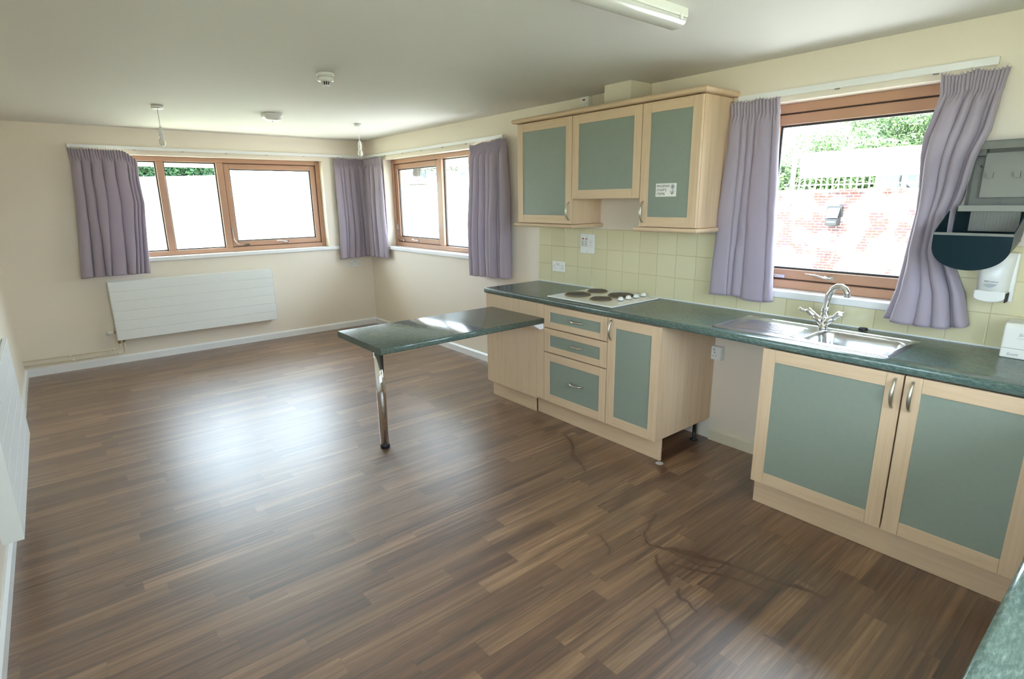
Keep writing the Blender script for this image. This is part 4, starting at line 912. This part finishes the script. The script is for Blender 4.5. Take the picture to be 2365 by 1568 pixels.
# flood light
r = thing('flood_light', (XB, -2.29, 1.02), 'black flood light mounted on the outside brick wall', 'flood light')
mb = MB(); mb.prism([(XB-.001, 1.34), (XB-.001, 1.06), (XB-.10, 1.02), (XB-.20, 1.04), (XB-.20, 1.16), (XB-.06, 1.20), (XB-.05, 1.34)], 1, -2.40, -2.19); mb.build('housing', M['black'], r, bevel=.01)
mb = MB(); mb.prism([(XB-.03, 1.40), (XB-.12, 1.41), (XB-.12, 1.37), (XB-.05, 1.20), (XB-.03, 1.20)], 1, -2.44, -2.17); mb.build('hood', M['black'], r, bevel=.01)
mb = MB(); mb.prism([(XB-.122, 1.365), (XB-.130, 1.355), (XB-.215, 1.19), (XB-.205, 1.18)], 1, -2.41, -2.20); mb.build('lamp_glass', M['lens'], r)
mb = MB(); mb.box((XB-.206, -2.37, 1.09), (XB-.202, -2.22, 1.115)); mb.build('name_strip', M['greyl'], r)
# foliage
def foliage(name, label, cat, c, rad, n, mat, size, seed, group=None, flatbottom=None, trunk=True):
    rnd = random.Random(seed); r = thing(name, (c[0], c[1], c[2]-rad[2]), label, cat, group); mb = MB(); vs = []; fs = []
    lumps = [(Vector((rnd.uniform(-.6, .6), rnd.uniform(-.6, .6), rnd.uniform(-.5, .6))), rnd.uniform(.35, .6)) for _ in range(14)]+[(Vector((0, 0, 0)), .75)]
    for k in range(n):
        L, q = rnd.choice(lumps); d = Vector((rnd.gauss(0, 1), rnd.gauss(0, 1), rnd.gauss(0, 1))).normalized()*q*rnd.uniform(.82, 1.03)
        p = L+d; p = Vector((c[0]+p.x*rad[0], c[1]+p.y*rad[1], c[2]+p.z*rad[2]))
        if flatbottom is not None and p.z < flatbottom: continue
        a = Vector((rnd.gauss(0, 1), rnd.gauss(0, 1), rnd.gauss(0, 1))).normalized()*size*rnd.uniform(.6, 1.3); b = a.orthogonal().normalized()*size*.45
        o = len(vs); vs += [p-a, p+b, p+a, p-b]; fs.append((o, o+1, o+2, o+3))
    mb.add(vs, fs, 0, False); mb.build('foliage', mat, r, fixn=False)
    if trunk:
        mb = MB(); z0_ = c[2]-rad[2]-.1
        mb.tube([(c[0], c[1], z0_), (c[0]+.1, c[1], c[2]-rad[2]*.4), (c[0], c[1]+.1, c[2]+rad[2]*.2)], [.07, .05, .02], 7)
        for s_ in (-1, 1): mb.tube([(c[0], c[1], c[2]-rad[2]*.5), (c[0]+.2, c[1]+s_*rad[1]*.5, c[2])], [.03, .012], 6)
        mb.build('stem', M['bark'], r)
G = 'shrubs beyond the railing'
foliage('shrub', 'leafy green shrub behind the middle of the banner and railing', 'shrub', (13.0, -2.3, 2.95), (1.1, 1.75, 1.35), 17000, M['leafa'], .05, 1, G)
foliage('shrub', 'bright green shrub behind the right of the banner, beside the dark pole', 'shrub', (15.2, -3.6, 3.15), (1.3, 1.3, 1.6), 17000, M['leafa'], .05, 2, G)
foliage('shrub', 'pale green shrub at the left end of the railing', 'shrub', (15.4, .9, 2.75), (1.2, 1.6, 1.2), 11000, M['leafa'], .05, 3, G)
foliage('tree', 'dark tree crown above the shrubs outside the sink window', 'tree', (22.5, -2.2, 5.2), (2.2, 2.6, 2.4), 12000, M['leafb'], .12, 4, None)
mb = MB(); mb.cyl((11.6, -4.50, 1.6), (11.6, -4.50, 5.2), .075, .065, 14); mb.cyl((11.6, -4.50, 3.6), (11.6, -4.50, 5.2), .09, .08, 14); tag(mb.build('pole', M['navy']), 'dark blue pole rising behind the right end of the banner', 'pole')
mb = MB(); mb.box((13.0, -12.5, 1.55), (20, -5.35, 6.5)); mb.prism([(-12.7, 6.5), (-5.15, 6.5), (-8.9, 8.4)], 0, 12.8, 20.2); tag(mb.build('house', M['render']), 'pale rendered house wall right of the dark pole', 'house')
# parked car glimpsed through the railing
r = thing('car', (10.2, -4.3, 1.6), 'silver parked car glimpsed between the railing bars', 'car')
def carprof(): return [(-4.55, 1.85), (-4.5, 2.12), (-4.1, 2.25), (-3.7, 2.28), (-3.25, 2.62), (-2.2, 2.68), (-1.55, 2.35), (-1.15, 2.28), (-1.1, 1.85)]
mb = MB(); mb.prism([(y-1.55, z-.18) for y, z in carprof()], 0, 9.45, 10.95); mb.build('body', M['carp'], r, bevel=.05, seg=3)
mb = MB(); mb.prism([(-5.15, 2.13), (-4.75, 2.40), (-3.8, 2.46), (-3.3, 2.20)], 0, 9.435, 9.4495); mb.build('side_window', M['carglass'], r)
for y in (-5.4, -3.35):
    mb = MB(); mb.cyl((9.38, y, 1.87), (9.58, y, 1.87), .26, seg=20); w_ = mb.build('wheel', M['tyre'], r); mb = MB(); mb.cyl((9.365, y, 1.87), (9.379, y, 1.87), .15, seg=16); mb.build('hub_cap', M['carp'], w_)
# hedges on the bank
def hedge(name, label, x0, x1, y, zb, hgt, n, seed):
    rnd = random.Random(seed); r = thing(name, ((x0+x1)/2, y, zb), label, 'hedge'); mb = MB(); vs = []; fs = []
    for k in range(n):
        x = rnd.uniform(x0, x1); hh = hgt*(.8+.25*math.sin(x*1.3+seed)+.1*math.sin(x*4)); z = zb+rnd.random()**.7*hh; yy = y+rnd.uniform(-.45, .45)
        p = Vector((x, yy, z)); a = Vector((rnd.gauss(0, 1), rnd.gauss(0, 1), rnd.gauss(0, 1))).normalized()*.075; b = a.orthogonal().normalized()*.034; o = len(vs); vs += [p-a, p+b, p+a, p-b]; fs.append((o, o+1, o+2, o+3))
    mb.add(vs, fs, 0, False); mb.build('foliage', M['leafb'], r, fixn=False)
    mb = MB()
    for k in range(12): x = lerp(x0, x1, (k+.5)/12); mb.tube([(x, y, zb-.1), (x+.05, y, zb+hgt*.7)], [.04, .015], 6)
    mb.build('stem', M['bark'], r)
def hedge_y(name, label, y0, y1, x, zb, hgt, n, seed, mat):
    rnd = random.Random(seed); r = thing(name, (x, (y0+y1)/2, zb), label, 'hedge'); mb = MB(); vs = []; fs = []
    for k in range(n):
        y = rnd.uniform(y0, y1); z = zb+rnd.random()*hgt*(.85+.2*math.sin(y*2.1+seed)); p = Vector((x+rnd.uniform(-.3, .3), y, z))
        a = Vector((rnd.gauss(0, 1), rnd.gauss(0, 1), rnd.gauss(0, 1))).normalized()*.07; b = a.orthogonal().normalized()*.032; o = len(vs); vs += [p-a, p+b, p+a, p-b]; fs.append((o, o+1, o+2, o+3))
    mb.add(vs, fs, 0, False); mb.build('foliage', mat, r, fixn=False); mb = MB()
    for k in range(10): y = lerp(y0, y1, (k+.5)/10); mb.tube([(x, y, zb-.02), (x, y+.05, zb+hgt*.7)], [.03, .012], 6)
    mb.build('stem', M['bark'], r)
hedge_y('hedge', 'low leafy green hedge close behind the railing bars', -4.3, .3, 11.35, 1.60, 1.15, 11000, 12, M['leafa'])
hedge('hedge', 'dark green hedge along the top of the grass bank', -4.5, 1.2, 13.4, 2.36, 1.6, 26000, 5)
foliage('shrub', 'small twiggy shrub behind the blue arrow board', 'shrub', (9.6, 12.6, 2.95), (1.6, .5, .5), 500, M['leafb'], .09, 8, None)
# road signs on the bank, faced to the house
def board_frame(P, n):   # local frame: u right (as seen from the house), v up, w to the viewer
    w = Vector(n).normalized(); v = Vector((0, 0, 1)); u = v.cross(w)
    return Matrix(((u.x, v.x, w.x, P[0]), (u.y, v.y, w.y, P[1]), (u.z, v.z, w.z, P[2]), (0, 0, 0, 1)))
Tc = board_frame((7.45, 11.30, 2.375), (-.63, -.777, 0)); r = thing('road_sign', (7.45, 11.3, 2.375), 'long white arrow board with blue chevrons pointing left, on the bank', 'sign')
mb = MB(Tc); mb.box((0, 0, 0), (1.9, .26, .02)); mb.build('board', M['white'], r)
for k in range(4):
    u = .02+k*.46; mb = MB(Tc); sh = [(u, .13), (u+.13, .0+.01), (u+.27, .01), (u+.15, .13), (u+.27, .25), (u+.13, .25)]; n = 6
    mb.add([(a, b, .0205) for a, b in sh]+[(a, b, .024) for a, b in sh], [tuple(range(n)), tuple(range(2*n-1, n-1, -1))]+[(i, (i+1) % n, n+(i+1) % n, n+i) for i in range(n)]); mb.build('chevron', M['bluesign'], r)
for u in (.3, 1.5):
    mb = MB(Tc); mb.box((u, -.35, -.06), (u+.06, .26, -.001)); mb.build('post', M['wire'], r)
Td = board_frame((7.69, 9.73, 2.45), (-.63, -.777, 0)); r = thing('road_sign', (7.69, 9.73, 1.95), 'round light blue road sign in front of the arrow board', 'sign')
mb = MB(Td); mb.lathe([(.155, 0), (.155, .012)], (0, 0, 0), (0, 0, 1), 32); mb.build('disc', M['cyansign'], r)
mb = MB(Td); mb.box((-.11, -.022, .0125), (.11, .022, .015)); mb.build('white_bar', M['white'], r); mb = MB(Td); mb.box((-.03, -.5, -.05), (.03, .1, -.001)); mb.build('post', M['wire'], r)
# wire cage hanging under the eaves outside the side window
def make_cage():
    x0, x1, y0, y1, z0, z1 = .42, .66, -.62, -.06, 1.80, 2.14
    r = thing('wire_cage', (.5, -.34, z0), 'rectangular wire mesh cage under the eaves outside the side window', 'cage')
    mb = MB(); t = .0016; k = 0
    y = y0
    while y <= y1+1e-6:
        mb.box((x0-t, y-t, z0), (x0+t, y+t, z1)); mb.box((x1-t, y-t, z0), (x1+t, y+t, z1)); mb.box((x0, y-t, z0-t), (x1, y+t, z0+t)); y += .028
    z = z0
    while z <= z1:
        mb.box((x0-t, y0, z-t), (x0+t, y1, z+t)); mb.box((x1-t, y0, z-t), (x1+t, y1, z+t)); mb.box((x0, y0-t, z-t), (x1, y0+t, z+t)); mb.box((x0, y1-t, z-t), (x1, y1+t, z+t)); z += .028
    x = x0
    while x <= x1:
        mb.box((x-t, y0-t, z0), (x+t, y0+t, z1)); mb.box((x-t, y1-t, z0), (x+t, y1+t, z1)); mb.box((x-t, y0, z0-t), (x+t, y1, z0+t)); x += .028
    mb.build('wire_mesh', M['wire'], r, fixn=False)
    mb = MB(); mb.lathe([(.05, 0), (.06, .03), (.05, .10), (.03, .14)], (.54, -.36, 1.90), seg=16); mb.cyl((.54, -.36, 2.03), (.54, -.36, 2.13), .012); mb.build('lamp_unit', M['grey'], r)
make_cage()
# limescale ring on the floor at the plinth end
mb = MB(); mb.lathe([(.024, .0006), (.021, .0022), (.012, .0012), (.001, .001)], (-.565, -5.022, 0), seg=20, cap=False); tag(mb.build('crusted_deposit', M['limescale']), 'small pale crusted deposit on the floor at the plinth end', 'deposit')
# the far corner's light portals: help the sampler find the sky through each window
def portal(name, T, w, h):
    l = bpy.data.lights.new(name, 'AREA'); l.shape = 'RECTANGLE'; l.size = w; l.size_y = h; l.cycles.is_portal = True
    o = bpy.data.objects.new(name, l); COL.objects.link(o); o.matrix_world = T
def ptl(c, n, w, h):
    q = Vector(n).to_track_quat('-Z', 'Y' if abs(n[2]) < .9 else 'X').to_matrix().to_4x4(); q.translation = Vector(c); portal('window_portal', q, w, h)
ptl((-1.68, .27, 1.57), (0, -1, 0), 2.24, 1.02); ptl((.27, -1.615, 1.57), (-1, 0, 0), 2.24, 1.02); ptl((.27, -5.63, 1.58), (-1, 0, 0), 1.01, 1.04); ptl((-2.05, YR-.27, 1.6), (0, 1, 0), 1.70, 1.09)
ptl((XL-.27, -6.65, 1.51), (1, 0, 0), 1.10, 1.22)
